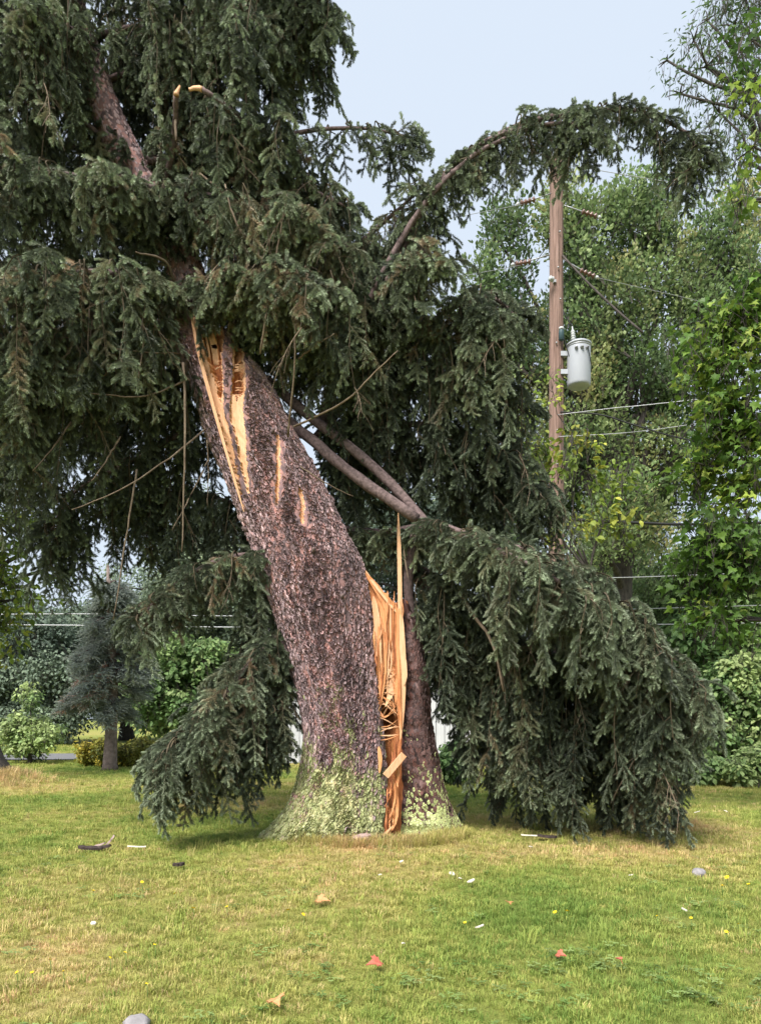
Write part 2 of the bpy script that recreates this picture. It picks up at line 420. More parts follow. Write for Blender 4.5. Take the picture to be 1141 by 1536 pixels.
C_LIGHT = mk("light_bush", M['light'], 4, 24, .34, .16, OVAL)
C_GOLD = mk("golden", M['gold'], 4, 26, .2, .10, OVAL)
C_LIME = mk("lime_tree", M['lime'], 4, 9, .24, .13, OVAL, .6)
C_YOUNG = mk("young_tree", M['light'], 4, 22, .26, .13, OVAL)
C_LANCE = mk("narrow_leaf", M['far'], 5, 16, .34, .13, LANCE, .3, 1.1)
C_MAPLE = mk("near_maple", M['maple'], 5, 13, .22, .105, MAPLE, .7)
C_SHRUB = mk("shrub_leaf", M['light'], 4, 18, .18, .11, OVAL)
def blue_mesh(seed):
    random.seed(seed); mb = MB()
    for i in range(9):
        d = Vector((U(.2, 1), U(-.9, .9), U(-.25, .35))); sp = droop_curve(Vector((U(0, .1), 0, 0)), d, U(.25, .5), 4, .8)
        needle_shoot(mb, sp, .04, 40, w=.012)
    return mb.mesh("blue_spray", [M['needle_blue']], False)
C_BLUE = ("blue_spruce", [proto("blue_source", blue_mesh(50 + k)) for k in range(3)])
def tuft_mesh(seed, n, h, spread, w):
    random.seed(seed); mb = MB()
    for i in range(n):
        a = U(0, 6.283); r0 = spread * math.sqrt(R()); b = Vector((r0 * math.cos(a), r0 * math.sin(a), -0.005))
        a2 = a + U(-1.2, 1.2); ln = Vector((math.cos(a2), math.sin(a2), 0)) * U(.15, 1.0); hh = h * U(.45, 1.15)
        s = Vector((-ln.y, ln.x, 0)).normalized() * w * .5 if ln.length > .01 else Vector((w * .5, 0, 0))
        m1 = b + Vector((0, 0, hh * .55)) + ln * hh * .25; e = b + Vector((0, 0, hh * (1 - .3 * ln.length))) + ln * hh * .75
        mb.add([b - s, b + s, m1 + s * .9, e, m1 - s * .9], [(0, 1, 2, 4), (4, 2, 3)])
    return mb.mesh("grass_tuft", [M['grass']], False)
G_TUFT = [proto("tuft_source", tuft_mesh(60 + k, 20, .042, .045, .0042)) for k in range(5)]
G_TALL = [proto("tall_tuft_source", tuft_mesh(80 + k, 16, .15, .05, .005)) for k in range(3)]
def clover_mesh(seed):
    random.seed(seed); mb = MB()
    for i in range(9):
        c = Vector((U(-.06, .06), U(-.06, .06), U(.025, .05))); a0 = U(0, 6.28)
        for k in range(3):
            a = a0 + k * 2.094; leaf_geo(mb, c, Vector((math.cos(a), math.sin(a), U(-.1, .25))), Vector((0, 0, 1)), U(.016, .026), OVAL, .1)
    return mb.mesh("clover", [M['clover']], False)
G_CLOVER = [proto("clover_source", clover_mesh(90 + k)) for k in range(3)]
random.seed(21)

# ------------------------------------------------------------------ ground, street
def ground_h(x, y):
    h = 0.035 * noise.noise(Vector((x * .35, y * .35, 3.1))) + 0.012 * noise.noise(Vector((x * 1.7, y * 1.7, 1.0)))
    h *= clamp((y - 0.5) / 3.0)
    dx, dy = x - 0.0, y - 7.45
    h += 0.05 * math.exp(-(dx * dx + dy * dy) / 1.1)                       # soil lifted round the stump
    mx_, my_ = x + 6.6, y - 13.2
    h += 0.22 * math.exp(-(mx_ * mx_ / 1.0 + my_ * my_ / 1.0))              # mound at the neighbouring tree
    return h
def dry(x, y):
    """0 green .. 1 straw: dry patches of the lawn"""
    a = noise.noise(Vector((x * .55, y * .45, 7.7))) * .62 + noise.noise(Vector((x * 1.6, y * 1.3, 2.2))) * .3 + noise.noise(Vector((x * 6, y * 6, 5.5))) * .22
    t = 0.46 + a * .62
    t += 0.22 * math.exp(-((x + .9) ** 2 / 2.0 + (y - 6.0) ** 2 / 1.0))    # trampled, dry belt in front of the stump
    t += 0.28 * math.exp(-((x - 1.5) ** 2 / 1.0 + (y - 6.6) ** 2 / .5))
    t -= 0.22 * math.exp(-((x - 1.5) ** 2 / 1.2 + (y - 4.6) ** 2 / 1.2))
    t += 0.38 * math.exp(-((x + .12) ** 2 / .22 + (y - 7.0) ** 2 / .07))   # needle litter and torn turf at the foot of the split
    if y > 9: t -= 0.10 * clamp((y - 9) / 5)
    return clamp(t, 0.02, 0.98)
m, nt, o_ = mat("lawn_soil_and_thatch")
vv = coords(nt)
n1 = noise_t(nt, vv, 9, 6, .7); n2 = noise_t(nt, vv, 70, 4, .7)
c1 = ramp(nt, attr(nt, "tip"), [(0.0, (0.17, 0.23, 0.06)), (0.4, (0.29, 0.31, 0.09)), (0.7, (0.43, 0.37, 0.15)), (1.0, (0.50, 0.35, 0.17))])
c1 = mixc(nt, .75, c1, ramp(nt, n2, [(.3, (.35, .33, .28)), (.7, (1.15, 1.15, 1.0))]), 'MULTIPLY')
c1 = mixc(nt, .5, c1, ramp(nt, n1, [(.3, (.6, .6, .5)), (.7, (1.1, 1.1, 1.0))]), 'MULTIPLY')
finish(nt, o_, c1, .95, n2, .8, .03, .1); M['lawn'] = m
xs = sorted(set([-150, -80, -45, -30, -22, -16] + [-12 + .2 * i for i in range(121)] + [16, 22, 30, 45, 80, 150]))
ys = sorted(set([-30, -8, -2] + [0 + .2 * i for i in range(101)] + [21, 22, 24, 27, 31, 36, 45, 60, 90, 150, 300]))
mb = MB()
gv = []; ga = []
for y in ys:
    for x in xs:
        gv.append((x, y, ground_h(x, y))); ga.append(dry(x, y))
nx = len(xs)
mb.add(gv, [(j * nx + i, j * nx + i + 1, (j + 1) * nx + i + 1, (j + 1) * nx + i) for j in range(len(ys) - 1) for i in range(nx - 1)], 0, ga)
tag(mb.build("lawn", M['lawn']), "mown lawn with green and dry straw patches", kind="structure")
M['asphalt'] = simple("asphalt", (0.10, 0.10, 0.105), (0.17, 0.17, 0.175), (1, 1, 1), 25, .9)
mb = MB(); st = []
for i in range(41):
    x = -40 + 2 * i; yc = 22.6 + .035 * (x + 10) + .002 * (x + 10) ** 2
    st += [(x, yc - 1.7, .028), (x, yc + 1.7, .028)]
mb.add(st, [(2 * i, 2 * i + 2, 2 * i + 3, 2 * i + 1) for i in range(40)])
tag(mb.build("street", M['asphalt'], smooth=False), "narrow grey asphalt street beyond the lawn", kind="structure")

# grass: tufts over the visible lawn
def keep_off(x, y):
    return (x + .02) ** 2 / .55 ** 2 + (y - 7.5) ** 2 / .42 ** 2 < 1
gp = []
for (d0, d1, dens, sc) in ((2.5, 4.2, 900, .85), (4.2, 6.5, 560, 1.0), (6.5, 9.5, 260, 1.15), (9.5, 14, 110, 1.45), (14, 20.5, 48, 1.8), (24.6, 32, 14, 2.6)):
    area = (d1 * d1 - d0 * d0) * .5 * 1.08; 
    for i in range(int(area * dens)):
        y = math.sqrt(U(d0 * d0, d1 * d1)); x = y * U(-.54, .54)
        if keep_off(x, y): continue
        t = dry(x, y)
        if R() < .12 * t: continue
        gp.append(((x, y, ground_h(x, y)), (U(-.12, .12), U(-.12, .12), U(0, 6.28)), sc * U(.55, 1.2) * (1 + .55 * noise.noise(Vector((x * 3.1, y * 3.1, 8.8)))), random.randrange(5), clamp(t + random.gauss(0, .16), 0, 1)))
tag(scatter("grass", "tuft", G_TUFT, gp), "short mown grass mottled green and straw", kind="stuff")
gp = []
for i in range(3300):
    if i < 900 or i >= 2600:
        a = U(math.pi * .95, 2.1 * math.pi); r_ = U(1.0, 1.45); x = -.05 + .62 * r_ * math.cos(a); y = 7.5 + .5 * r_ * math.sin(a)
    elif i < 1500:
        a = U(0, 6.28); r_ = abs(random.gauss(0, .5)); x = -6.6 + r_ * math.cos(a); y = 13.0 + r_ * math.sin(a)
    else:
        y = U(4, 14); x = y * U(-.52, .52)
    if keep_off(x, y): continue
    big = 1.15 if 900 <= i < 1500 else U(.45, .9)
    gp.append(((x, y, ground_h(x, y)), (U(-.15, .15), U(-.15, .15), U(0, 6.28)), big * U(.7, 1.1), random.randrange(3), clamp((.62 if i < 900 else .85 if i < 1500 else dry(x, y)) + random.gauss(0, .12))))
tag(scatter("tall_grass", "talltuft", G_TALL, gp), "taller unmown grass tufts round the tree bases", kind="stuff")
gp = []
for i in range(650):
    y = 2.6 + 4.5 * R() ** 1.6; x = y * U(-.54, .54)
    if keep_off(x, y) or noise.noise(Vector((x * 1.3, y * 1.3, 9.0))) < 0.08: continue
    gp.append(((x, y, ground_h(x, y)), (0, 0, U(0, 6.28)), U(.45, .8), random.randrange(3), R()))
tag(scatter("clover_patches", "clover", G_CLOVER, gp), "low clover and weed leaves in the lawn", kind="stuff")

# ------------------------------------------------------------------ the broken spruce
TD = 7.1
spruce = empty("broken_spruce", (0, 7.45, 0))
tag(spruce, "large spruce snapped and leaning, trunk split open showing orange torn wood", "tree")
def interp_rows(rows):
    ys_ = [r_[0] for r_ in rows][::-1]; l_ = [r_[1] for r_ in rows][::-1]; r2 = [r_[2] for r_ in rows][::-1]
    return lambda py: (float(np.interp(py, ys_, l_)), float(np.interp(py, ys_, r2)))
TR = [(1290, 372, 592), (1268, 384, 590), (1250, 402, 587), (1230, 420, 584), (1200, 437, 582), (1150, 452, 578), (1100, 459, 574), (1050, 451, 569), (1000, 437, 564), (950, 421, 561),
      (900, 405, 557), (841, 384, 543), (802, 371, 520), (754, 352, 498), (706, 332, 475), (664, 312, 450), (631, 301, 431), (597, 293, 416), (560, 282, 394),
      (524, 264, 362), (497, 253, 340), (480, 256, 315), (466, 268, 300)]
trow = interp_rows(TR)
TC = TD + .42                                            # depth of the trunk's axis
def smooth_row(py):
    a = [trow(py + k) for k in (-14, -7, 0, 7, 14)] if py > 500 else [trow(py)]
    return sum(v[0] for v in a) / len(a), sum(v[1] for v in a) / len(a)
def moss_at(p):
    z = p[2]; n_ = noise.noise(Vector((p[0] * 3, p[1] * 3, z * 2.2)))
    side = clamp((0.1 - p[0]) * .5, -.15, .25)
    n2_ = noise.noise(Vector((p[0] * 9, p[1] * 9, z * 7)))
    return clamp(.98 - z * .72 + n_ * .40 + n2_ * .35 + side, 0, 1)
def trunk_pt(py, th, shrink=1.0):
    l, r_ = smooth_row(min(py, 1289)); k = TC / F
    cx_ = ((l + r_) * .5 - CX) * k; hw = (r_ - l) * .5 * k * .985
    z = CAMH + (HY - py) * k
    flare = clamp((py - 1130) / 140.0)
    base = 1 + flare ** 2 * (.13 * math.cos(3 * (th - math.pi)) + .05 * math.cos(5 * th + 2))
    q = Vector((math.cos(th) * 2.2, math.sin(th) * 2.2, z * .75))
    n_ = .035 * noise.noise(q * 1.1) + .03 * noise.noise(Vector((math.cos(th) * 6, math.sin(th) * 6, z * 1.6)))
    n_ += .028 * noise.noise(Vector((math.cos(th) * 16, math.sin(th) * 16, z * 8))) + .016 * noise.noise(Vector((math.cos(th) * 34, math.sin(th) * 34, z * 22)))
    n_ += .05 * min(0.0, noise.noise(Vector((math.cos(th) * 8.5, math.sin(th) * 8.5, z * .9 + 4)))) + .02 * noise.noise(Vector((math.cos(th) * 11, math.sin(th) * 11, z * .7)))
    f = base * shrink * (1 + n_ * (1 if shrink == 1.0 else .5))
    dep = min(hw, .55) * .92
    return Vector((cx_ + hw * f * math.cos(th), TC - dep * f * math.sin(th), z))
SLITS = [[(284, 455), (286, 467), (293, 500), (300, 535), (310, 563), (321, 605), (332, 647), (352, 712), (369, 774), (357, 712), (352, 687), (345, 647), (336, 620), (335, 575), (333, 532), (336, 505), (330, 455)],
         [(352, 455), (350, 510), (349, 532), (348, 575), (343, 620), (352, 653), (359, 692), (375, 751), (371, 706), (369, 647), (364, 614), (369, 575), (366, 532), (362, 518), (375, 505), (375, 455)],
         [(414, 650), (420, 655), (421, 700), (419, 735), (415, 762), (412, 740), (415, 700)],
         [(447, 730), (454, 738), (457, 760), (455, 784), (450, 782), (450, 755)]]
HOLES = [[(290, 455), (302, 500), (312, 545), (323, 575), (331, 610), (333, 575), (332, 532), (335, 505), (330, 455)],
         [(355, 455), (352, 520), (351, 560), (348, 590), (356, 600), (366, 590), (364, 540), (362, 518), (375, 455)]]
NR, NC = 330, 230
PYS = [1290 - (1290 - 467) * i / (NR - 1) for i in range(NR)]
def shell(shrink, polys, mats, name, py_lo=None, jag=2.2, wall=None, parent=spruce, lower=None):
    mb = MB(); idx = {}; keep = {}
    rows = [i for i in range(NR) if py_lo is None or PYS[i] <= py_lo]
    gp_ = {}
    for i in rows:
        for j in range(NC):
            gp_[i, j] = trunk_pt(PYS[i], 2 * math.pi * j / NC, shrink)
    for i in rows[:-1]:
        for j in range(NC):
            th = 2 * math.pi * (j + .5) / NC; ok = True
            if math.sin(th) > -.1:
                c = (gp_[i, j] + gp_[i + 1, (j + 1) % NC]) * .5; px, py = to_px(c)
                jx = jag * noise.noise(Vector((px * .35, py * .09, 1.0))); jy = jag * 2 * noise.noise(Vector((px * .5, py * .2, 5.0)))
                for po in polys:
                    if inpoly(px + jx, py + jy, po): ok = False; break
            keep[i, j] = ok
    vid = {}; vs_ = []; at_ = []
    def V(i, j):
        j %= NC
        if (i, j) not in vid:
            vid[i, j] = len(vs_); vs_.append(gp_[i, j]); at_.append(moss_at(gp_[i, j]))
        return vid[i, j]
    fs_ = []; mi_ = []
    for (i, j), ok in keep.items():
        if ok: fs_.append((V(i, j), V(i, j + 1), V(i + 1, j + 1), V(i + 1, j))); mi_.append(0)
    if wall is not None:
        cen = {i: Vector(((gp_[i, 0] + gp_[i, NC // 2]) * .5)) for i in rows}
        wid = {}
        def W(i, j):
            j %= NC
            if (i, j) not in wid:
                p = gp_[i, j]; c = Vector((cen[i].x, TC, p.z)); wid[i, j] = len(vs_); vs_.append(p.lerp(c, wall)); at_.append(0.0)
            return wid[i, j]
        for (i, j), ok in keep.items():
            if not ok: continue
            for (ni, nj, a, b) in ((i + 1, j, (i + 1, j), (i + 1, j + 1)), (i - 1, j, (i, j + 1), (i, j)), (i, (j + 1) % NC, (i + 1, j + 1), (i, j + 1)), (i, (j - 1) % NC, (i, j), (i + 1, j))):
                if (ni, nj) in keep and not keep[ni, nj]:
                    fs_.append((V(*a), V(*b), W(*b), W(*a))); mi_.append(1)
    mb.add(vs_, fs_, 0, at_); mb.mi = mi_
    o = mb.build(name, mats, parent); return o, keep
trunk, tkeep = shell(1.0, SLITS, [M['bark'], M['wood_pale']], "trunk", wall=.07)
wood1, _k = shell(.935, HOLES, [M['wood_pale'], M['wood']], "exposed_wood", py_lo=830, jag=3.0, wall=.35, parent=trunk)
wood1["label"] = "pale torn wood inside the open trunk"
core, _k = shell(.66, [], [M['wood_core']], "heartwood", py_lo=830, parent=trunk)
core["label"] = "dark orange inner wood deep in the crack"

# bark flakes lying on the trunk surfaces
def plate_mesh(seed, m_='plate'):
    random.seed(seed); mb = MB(); k = 7; w, h = U(.018, .028), U(.026, .044); t = U(.003, .007)
    o_ = [(w * math.cos(6.283 * i / k) * U(.75, 1.15), h * math.sin(6.283 * i / k) * U(.75, 1.15)) for i in range(k)]
    lift = U(.0, .005)
    top = [Vector((x * .92, y * .92, t + lift * (y / h) - x * x * 5)) for x, y in o_]; bot = [Vector((x * 1.05, y * 1.05, -.012)) for x, y in o_]
    mb.add(top + bot + [Vector((0, 0, t * 1.15))], [(i, (i + 1) % k, 14) for i in range(k)] + [(i + k, (i + 1) % k + k, (i + 1) % k, i) for i in range(k)])
    return mb.mesh("bark_flake", [M[m_]], False)
PLATES = [proto("flake_source", plate_mesh(500 + k)) for k in range(8)]
SHADED_WET_PLATES = [proto("shaded_wet_flake_source", plate_mesh(500 + k, 'plate_shaded_wet')) for k in range(8)]
random.seed(31)
def plate_pts(surf, n, th0, th1, py0, py1, ok=None, sc=1.0, mosson=True):
    out = []
    tries = 0
    while len(out) < n and tries < n * 4:
        tries += 1
        py = U(py0, py1); th = U(th0, th1)
        if ok is not None and not ok(py, th): continue
        p = surf(py, th); px_ = surf(py, th + .02) - p; pz = surf(py - 2, th) - p
        nr = px_.cross(pz)
        if nr.length < 1e-9: continue
        nr.normalize(); zt = pz.normalized(); xt = zt.cross(nr).normalized()
        mt = Matrix((xt, zt, nr)).transposed()
        q = mt @ Euler((U(-.08, .10), U(-.11, .11), U(-.45, .45))).to_matrix()
        lf = noise.noise(Vector((p[0] * 4.5, p[1] * 4.5, p[2] * 1.6)))
        if noise.noise(Vector((math.cos(th) * 8.5, math.sin(th) * 8.5, p[2] * .9 + 4))) < -.30 and R() < .7: continue
        s = sc * U(.6, 1.35) * (1 + .55 * lf)
        out.append((p, q.to_euler(), s, random.randrange(8), moss_at(p) if mosson else 0.0))
    return out
def t_ok(py, th):
    i = int((1290 - py) / (1290 - 467) * (NR - 1)); j = int((th % 6.28318) / 6.28318 * NC)
    return all(tkeep.get((min(max(i + a, 0), NR - 2), (j + b) % NC), False) for a in (-2, 0, 2) for b in (-2, 0, 2))
pp = plate_pts(trunk_pt, 19000, -.35, math.pi + .35, 470, 1275, t_ok, .68)
scatter("bark_flakes", "plate", PLATES, pp, trunk, "flaking purple-grey bark with pale green lichen low down")

for (kx, ky, kl) in ((408, 668, .05), (352, 800, .05), (470, 842, .06), (440, 965, .04), (512, 905, .05), (330, 712, .04)):
    kp = None
    for th_ in np.linspace(.2, 2.9, 120):
        c_ = trunk_pt(ky, th_); e_ = abs(to_px(c_)[0] - kx)
        if kp is None or e_ < kp[0]: kp = (e_, c_, th_)
    dr_ = Vector((math.cos(kp[2]), -math.sin(kp[2]), .35)).normalized()
    kb = MB(); tube(kb, [kp[1] - dr_ * .03, kp[1] + dr_ * .012, kp[1] + dr_ * kl], [.034, .022, .012], 8, rough=.15); kb.build("branch_stub", M['limb'], trunk)

# the standing slab behind the split
SR = [(1290, 556, 716), (1268, 558, 704), (1240, 556, 690), (1200, 552, 672), (1150, 548, 659), (1100, 545, 649), (1050, 545, 643), (1000, 546, 638), (950, 550, 628), (925, 556, 618), (908, 575, 610)]
srow = interp_rows(SR); SC_ = TC + .16
def slab_pt(py, u):
    """u 0..1 round the cross-section: 0-.4 torn face, .4-1 bark"""
    l, r_ = srow(min(py, 1289)); k = SC_ / F; z = CAMH + (HY - py) * k
    xe = 602 - (8 if py > 1200 else 0) * (py - 1200) / 70 * (1 if py > 1200 else 0)
    A = Vector(((l - CX) * k, SC_ + .10)); B = Vector(((xe - CX) * k, SC_ - .22)); 
    if u < .4:
        t = u / .4; p = A.lerp(B, t)
        n_ = .05 * noise.noise(Vector((t * 9, z * 1.3, 4))) + .03 * noise.noise(Vector((t * 24, z * 2.5, 8))) + .05 * noise.noise(Vector((t * 3, z * 5, 2)))
        cav = .22 * math.exp(-((t - .55) / .2) ** 2) * math.exp(-((py - 1075) / 32) ** 2)
        p = p + Vector((0, n_ * math.sin(math.pi * clamp(t)) + cav))
    else:
        t = (u - .4) / .6; xr = (r_ - CX) * k
        ang = lerp(-1.9, 2.2, t); cx_ = (B.x * .45 + xr * .55); rx = xr - cx_; ry = .30
        p = Vector((cx_ + rx * math.cos(ang), SC_ + ry * math.sin(ang) + .02))
        if t < .12: p = B.lerp(p, t / .12)
        if t > .8: p = p.lerp(A, (t - .8) / .2)
        n_ = .02 * noise.noise(Vector((t * 9, z * 5, 1.0))) + .012 * noise.noise(Vector((t * 30, z * 16, 1.0)))
        fl = clamp((py - 1180) / 100); n_ += .05 * fl * fl * math.cos(t * 14)
        p = p + Vector((n_, n_))
    return Vector((p.x, p.y, z))
mb = MB(); NU, NS = 90, 130
vs_ = []; at_ = []
for i in range(NS):
    for j in range(NU):
        py = 1290 - (1290 - 908) * i / (NS - 1)
        u = j / NU
        top = 10 * noise.noise(Vector((u * 25, 0, 3))) * clamp((i - NS + 25) / 25)
        p = slab_pt(py + top, u); vs_.append(p); at_.append(moss_at(p + Vector((.2, 0, .12))))
fs_ = []; mi_ = []
for i in range(NS - 1):
    for j in range(NU):
        fs_.append((i * NU + j, i * NU + (j + 1) % NU, (i + 1) * NU + (j + 1) % NU, (i + 1) * NU + j)); mi_.append(1 if j < int(.4 * NU) else 0)
fs_.append(tuple((NS - 1) * NU + j for j in range(NU))); mi_.append(1)
mb.add(vs_, fs_, 0, at_); mb.mi = mi_
slab = mb.build("standing_slab", [M['bark_shaded_wet'], M['wood_core']], spruce)
slab["label"] = "upright slab of trunk left standing behind the split"
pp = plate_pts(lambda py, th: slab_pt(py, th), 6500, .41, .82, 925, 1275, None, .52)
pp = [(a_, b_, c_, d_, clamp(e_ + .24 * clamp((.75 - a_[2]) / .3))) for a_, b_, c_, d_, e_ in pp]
scatter("bark_flakes", "shadedwetplate", SHADED_WET_PLATES, pp, slab, "dark soaked bark flakes on the standing slab, its shade painted in")

# splinters: torn laths and fibres in the split
def splinter(path, w, t=.012, m_='wood_pale', twist=0.0, par=None, label=None):
    """path of (px, py, d); flat lath tapering to points"""
    c = [P(*q) for q in catmull(path, 10)]
    mb = MB(); vs_ = []
    for i, p in enumerate(c):
        u = i / 9; ww = w * (.25 + .75 * math.sin(math.pi * clamp(.12 + .8 * u))) * (1 if 0 < i < 9 else .35) * U(.85, 1.1) * .5
        a = twist * u; s = Vector((math.cos(a), math.sin(a) * .6, 0)); tt = Vector((0, t * .5, 0))
        dirv = (c[min(i + 1, 9)] - c[max(i - 1, 0)]).normalized()
        if abs(dirv.z) < .6: s = Vector((0, 0, 1))
        vs_ += [p - s * ww - tt, p + s * ww - tt, p + s * ww + tt, p - s * ww + tt]
    fs_ = [(0, 1, 2, 3), (39, 38, 37, 36)]
    for i in range(9):
        for k in range(4): fs_.append((i * 4 + k, (i + 1) * 4 + k, (i + 1) * 4 + (k + 1) % 4, i * 4 + (k + 1) % 4))
    mb.add(vs_, fs_); o = mb.build("splinter", M[m_], par if par is not None else slab, False)
    if label: o["label"] = label
    return o
q = TD + .28
splinter([(597, 768, q), (599, 850, q), (600, 930, q), (601, 1000, q - .01)], .040, .02, label="tall thin splinter standing up from the split")
splinter([(598, 900, q - .02), (603, 960, q - .02), (604, 1040, q - .02), (600, 1112, q - .02)], .06, .03)
splinter([(541, 846, q + .05), (560, 875, q + .02), (583, 905, q), (600, 925, q - .01)], .034, .03, 'wood_pale')
splinter([(548, 860, q + .03), (570, 890, q + .03), (588, 930, q + .03), (594, 1000, q)], .085, .04, 'wood')
splinter([(560, 895, q + .02), (566, 940, q + .02), (564, 985, q + .02)], .07, .03, 'wood_pale')
splinter([(572, 900, q + .04), (580, 950, q + .04), (575, 1010, q + .03), (570, 1045, q)], .075, .03, 'wood')
splinter([(585, 910, q + .03), (592, 960, q + .03), (588, 1030, q + .02), (578, 1060, q)], .07, .03, 'wood_pale')
splinter([(607, 985, q - .04), (608, 1010, q - .04), (606, 1028, q - .04)], .035, .015, 'wood_pale')
def torn_sheet():
    mb = MB(); nx_, ny_ = 30, 46; vs_ = []; fs_ = []
    for j in range(ny_):
        v = j / (ny_ - 1)
        for i in range(nx_):
            u = i / (nx_ - 1)
            top = 852 + 66 * u + 9 * noise.noise(Vector((u * 14, 2, 0)))
            bot = 1052 + 26 * noise.noise(Vector((u * 11, 7, 0))) - 22 * math.sin(math.pi * u) + 40 * clamp((u - .75) * 4)
            py = lerp(top, bot, v); l = trow(py)[1] - 9; px = lerp(l, 602, u)
            dd = q + .085 - .13 * u + .045 * noise.noise(Vector((u * 7, v * 1.2, 3))) + .03 * noise.noise(Vector((u * 22, v * 2.5, 6))) + .014 * noise.noise(Vector((u * 60, v * 4, 9)))
            vs_.append(P(px, py, dd))
    for j in range(ny_ - 1):
        for i in range(nx_ - 1): fs_.append((j * nx_ + i, (j + 1) * nx_ + i, (j + 1) * nx_ + i + 1, j * nx_ + i + 1))
    n_ = len(vs_)
    mb.add(vs_ + [v_ + Vector((0, .03, 0)) for v_ in vs_], fs_ + [tuple(n_ + k for k in f[::-1]) for f in fs_])
    o = mb.build("torn_face", M['wood'], slab); o["label"] = "torn orange wood face between trunk and slab"
torn_sheet()
for y0 in (1086, 1091, 1095, 1101, 1107):
    splinter([(568 + U(0, 8), y0 + U(-2, 5), q), (584, y0 + U(-3, 3), q - .03), (597 + U(-3, 4), y0 + U(-7, 1), q - .03)], U(.006, .016), .008, random.choice(['wood_pale', 'wood']))
for i in range(22):
    y0 = U(995, 1078); x0 = 561 + U(-1, 12)
    splinter([(x0, y0 + U(-6, 34), q + .04), (x0 + U(8, 16), y0 + U(-9, 9), q), (599 - U(0, 9), y0 - U(-26, 26), q - .02)], U(.004, .013), .005, random.choice(['wood_pale', 'wood']))
for i in range(34):
    x0 = U(560, 602); y0 = U(880, 985) + max(0, 582 - x0) * .5; ln = U(35, 120)
    splinter([(x0, y0, q + U(-.02, .03)), (x0 + U(-3, 4), y0 + ln * .5, q + U(-.03, .03)), (x0 + U(-7, 5), y0 + ln, q + U(-.03, .02))], U(.006, .024), .008, random.choice(['wood_pale', 'wood', 'wood', 'wood_core']))
for i in range(24):
    y0 = U(1105, 1225); x0 = lerp(593, 583, clamp((y0 - 1105) / 120)) + U(-6, 8); ln = U(18, 55)
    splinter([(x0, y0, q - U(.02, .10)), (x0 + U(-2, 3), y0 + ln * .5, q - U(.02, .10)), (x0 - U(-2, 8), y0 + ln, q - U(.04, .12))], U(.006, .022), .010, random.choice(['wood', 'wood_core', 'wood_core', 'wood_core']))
mb = MB(); bc = P(592, 1148, q - .12)
box(mb, bc, .062, .03, .27, Euler((.12, rad(40), .2)).to_matrix()); blk = mb.build("splinter", M['wood_pale'], slab, False); blk["label"] = "broken-off block of pale wood lodged in the split"
splinter([(588, 1165, q - .04), (595, 1200, q - .05), (592, 1235, q - .06), (574, 1262, q - .1)], .035, .03, 'wood')
splinter([(566, 1258, q - .12), (576, 1252, q - .12), (588, 1240, q - .12)], .03, .02, 'wood_pale')
splinter([(600, 1110, q - .04), (598, 1140, q - .04), (596, 1180, q - .05)], .04, .03, 'wood')
splinter([(568, 1120, q - .1), (570, 1140, q - .1), (569, 1160, q - .1)], .04, .02, 'wood')
splinter([(605, 822, q - .02), (608, 845, q - .02), (612, 868, q - .02)], .014, .008, 'twig')
# light fibres across the upper cracks
for i in range(12):
    y0 = U(540, 600); splinter([(352, y0, TD + .10), (358, y0 + U(-4, 2), TD + .08), (367, y0 + U(-6, 3), TD + .12)], .010, .006, 'wood_pale', par=trunk)
for i in range(8):
    y0 = U(545, 600); splinter([(322, y0, TD + .16), (327, y0 - 3, TD + .13), (333, y0 - U(2, 8), TD + .16)], .009, .006, 'wood_pale', par=trunk)
for i in range(10):
    x0 = U(303, 330); splinter([(x0 - 6, 497 + U(-6, 6), TD + .2), (x0, 520, TD + .18), (x0 + 4, 548, TD + .2)], .022, .012, random.choice(['wood', 'wood_pale']), par=trunk)
splinter([(286, 468, TD + .06), (300, 536, TD + .04), (330, 645, TD + .03), (366, 768, TD + .06)], .034, .03, 'wood_pale', par=trunk, label="long pale edge of wood along the upper crack")

# broken upper trunk carrying on behind the branches
up_path = [(300, 520, 7.62), (276, 400, 7.62), (215, 285, 7.6), (160, 170, 7.55), (128, 70, 7.5), (90, -60, 7.45), (40, -300, 7.4)]
up_r = [30, 27, 25, 23, 20, 18, 12]
ctr = catmull([(*p, r_) for p, r_ in zip(up_path, up_r)], 60)
def up_pt(pt, th):
    u = clamp(pt, 0, 58.99); k = int(u); t = u - k; a = ctr[k] * (1 - t) + ctr[k + 1] * t
    r_ = a[3] * a[2] / F; n_ = 1 + .05 * noise.noise(Vector((math.cos(th) * 4, math.sin(th) * 4, u * .7)))
    c = P(a[0], a[1], a[2]); dv = (P(*ctr[k + 1][:3]) - P(*ctr[k][:3])).normalized(); sx = dv.cross(Vector((0, -1, 0))).normalized(); sy = sx.cross(dv)
    return c - sx * -1 * r_ * n_ * math.cos(th) + sy * -1 * r_ * n_ * math.sin(th) * -1
mb = MB(); vs_ = [up_pt(i, 6.2832 * j / 40) for i in range(60) for j in range(40)]
mb.add(vs_, [(i * 40 + j, i * 40 + (j + 1) % 40, (i + 1) * 40 + (j + 1) % 40, (i + 1) * 40 + j) for i in range(59) for j in range(40)])
upper = mb.build("upper_trunk", M['bark'], spruce)
pp = []
for i in range(2600):
    u = U(6, 40); th = U(0, 6.28); p = up_pt(u, th); a = up_pt(u + .3, th) - p; b = up_pt(u, th + .05) - p
    nr = a.cross(b).normalized(); c = up_pt(u, th + math.pi); 
    if nr.dot(p - c) < 0: nr = -nr
    zt = a.normalized(); xt = zt.cross(nr).normalized(); mt = Matrix((xt, zt, nr)).transposed()
    pp.append((p, (mt @ Euler((U(-.1, .1), U(-.12, .12), U(-.4, .4))).to_matrix()).to_euler(), U(.35, .7), random.randrange(8), 0.0))
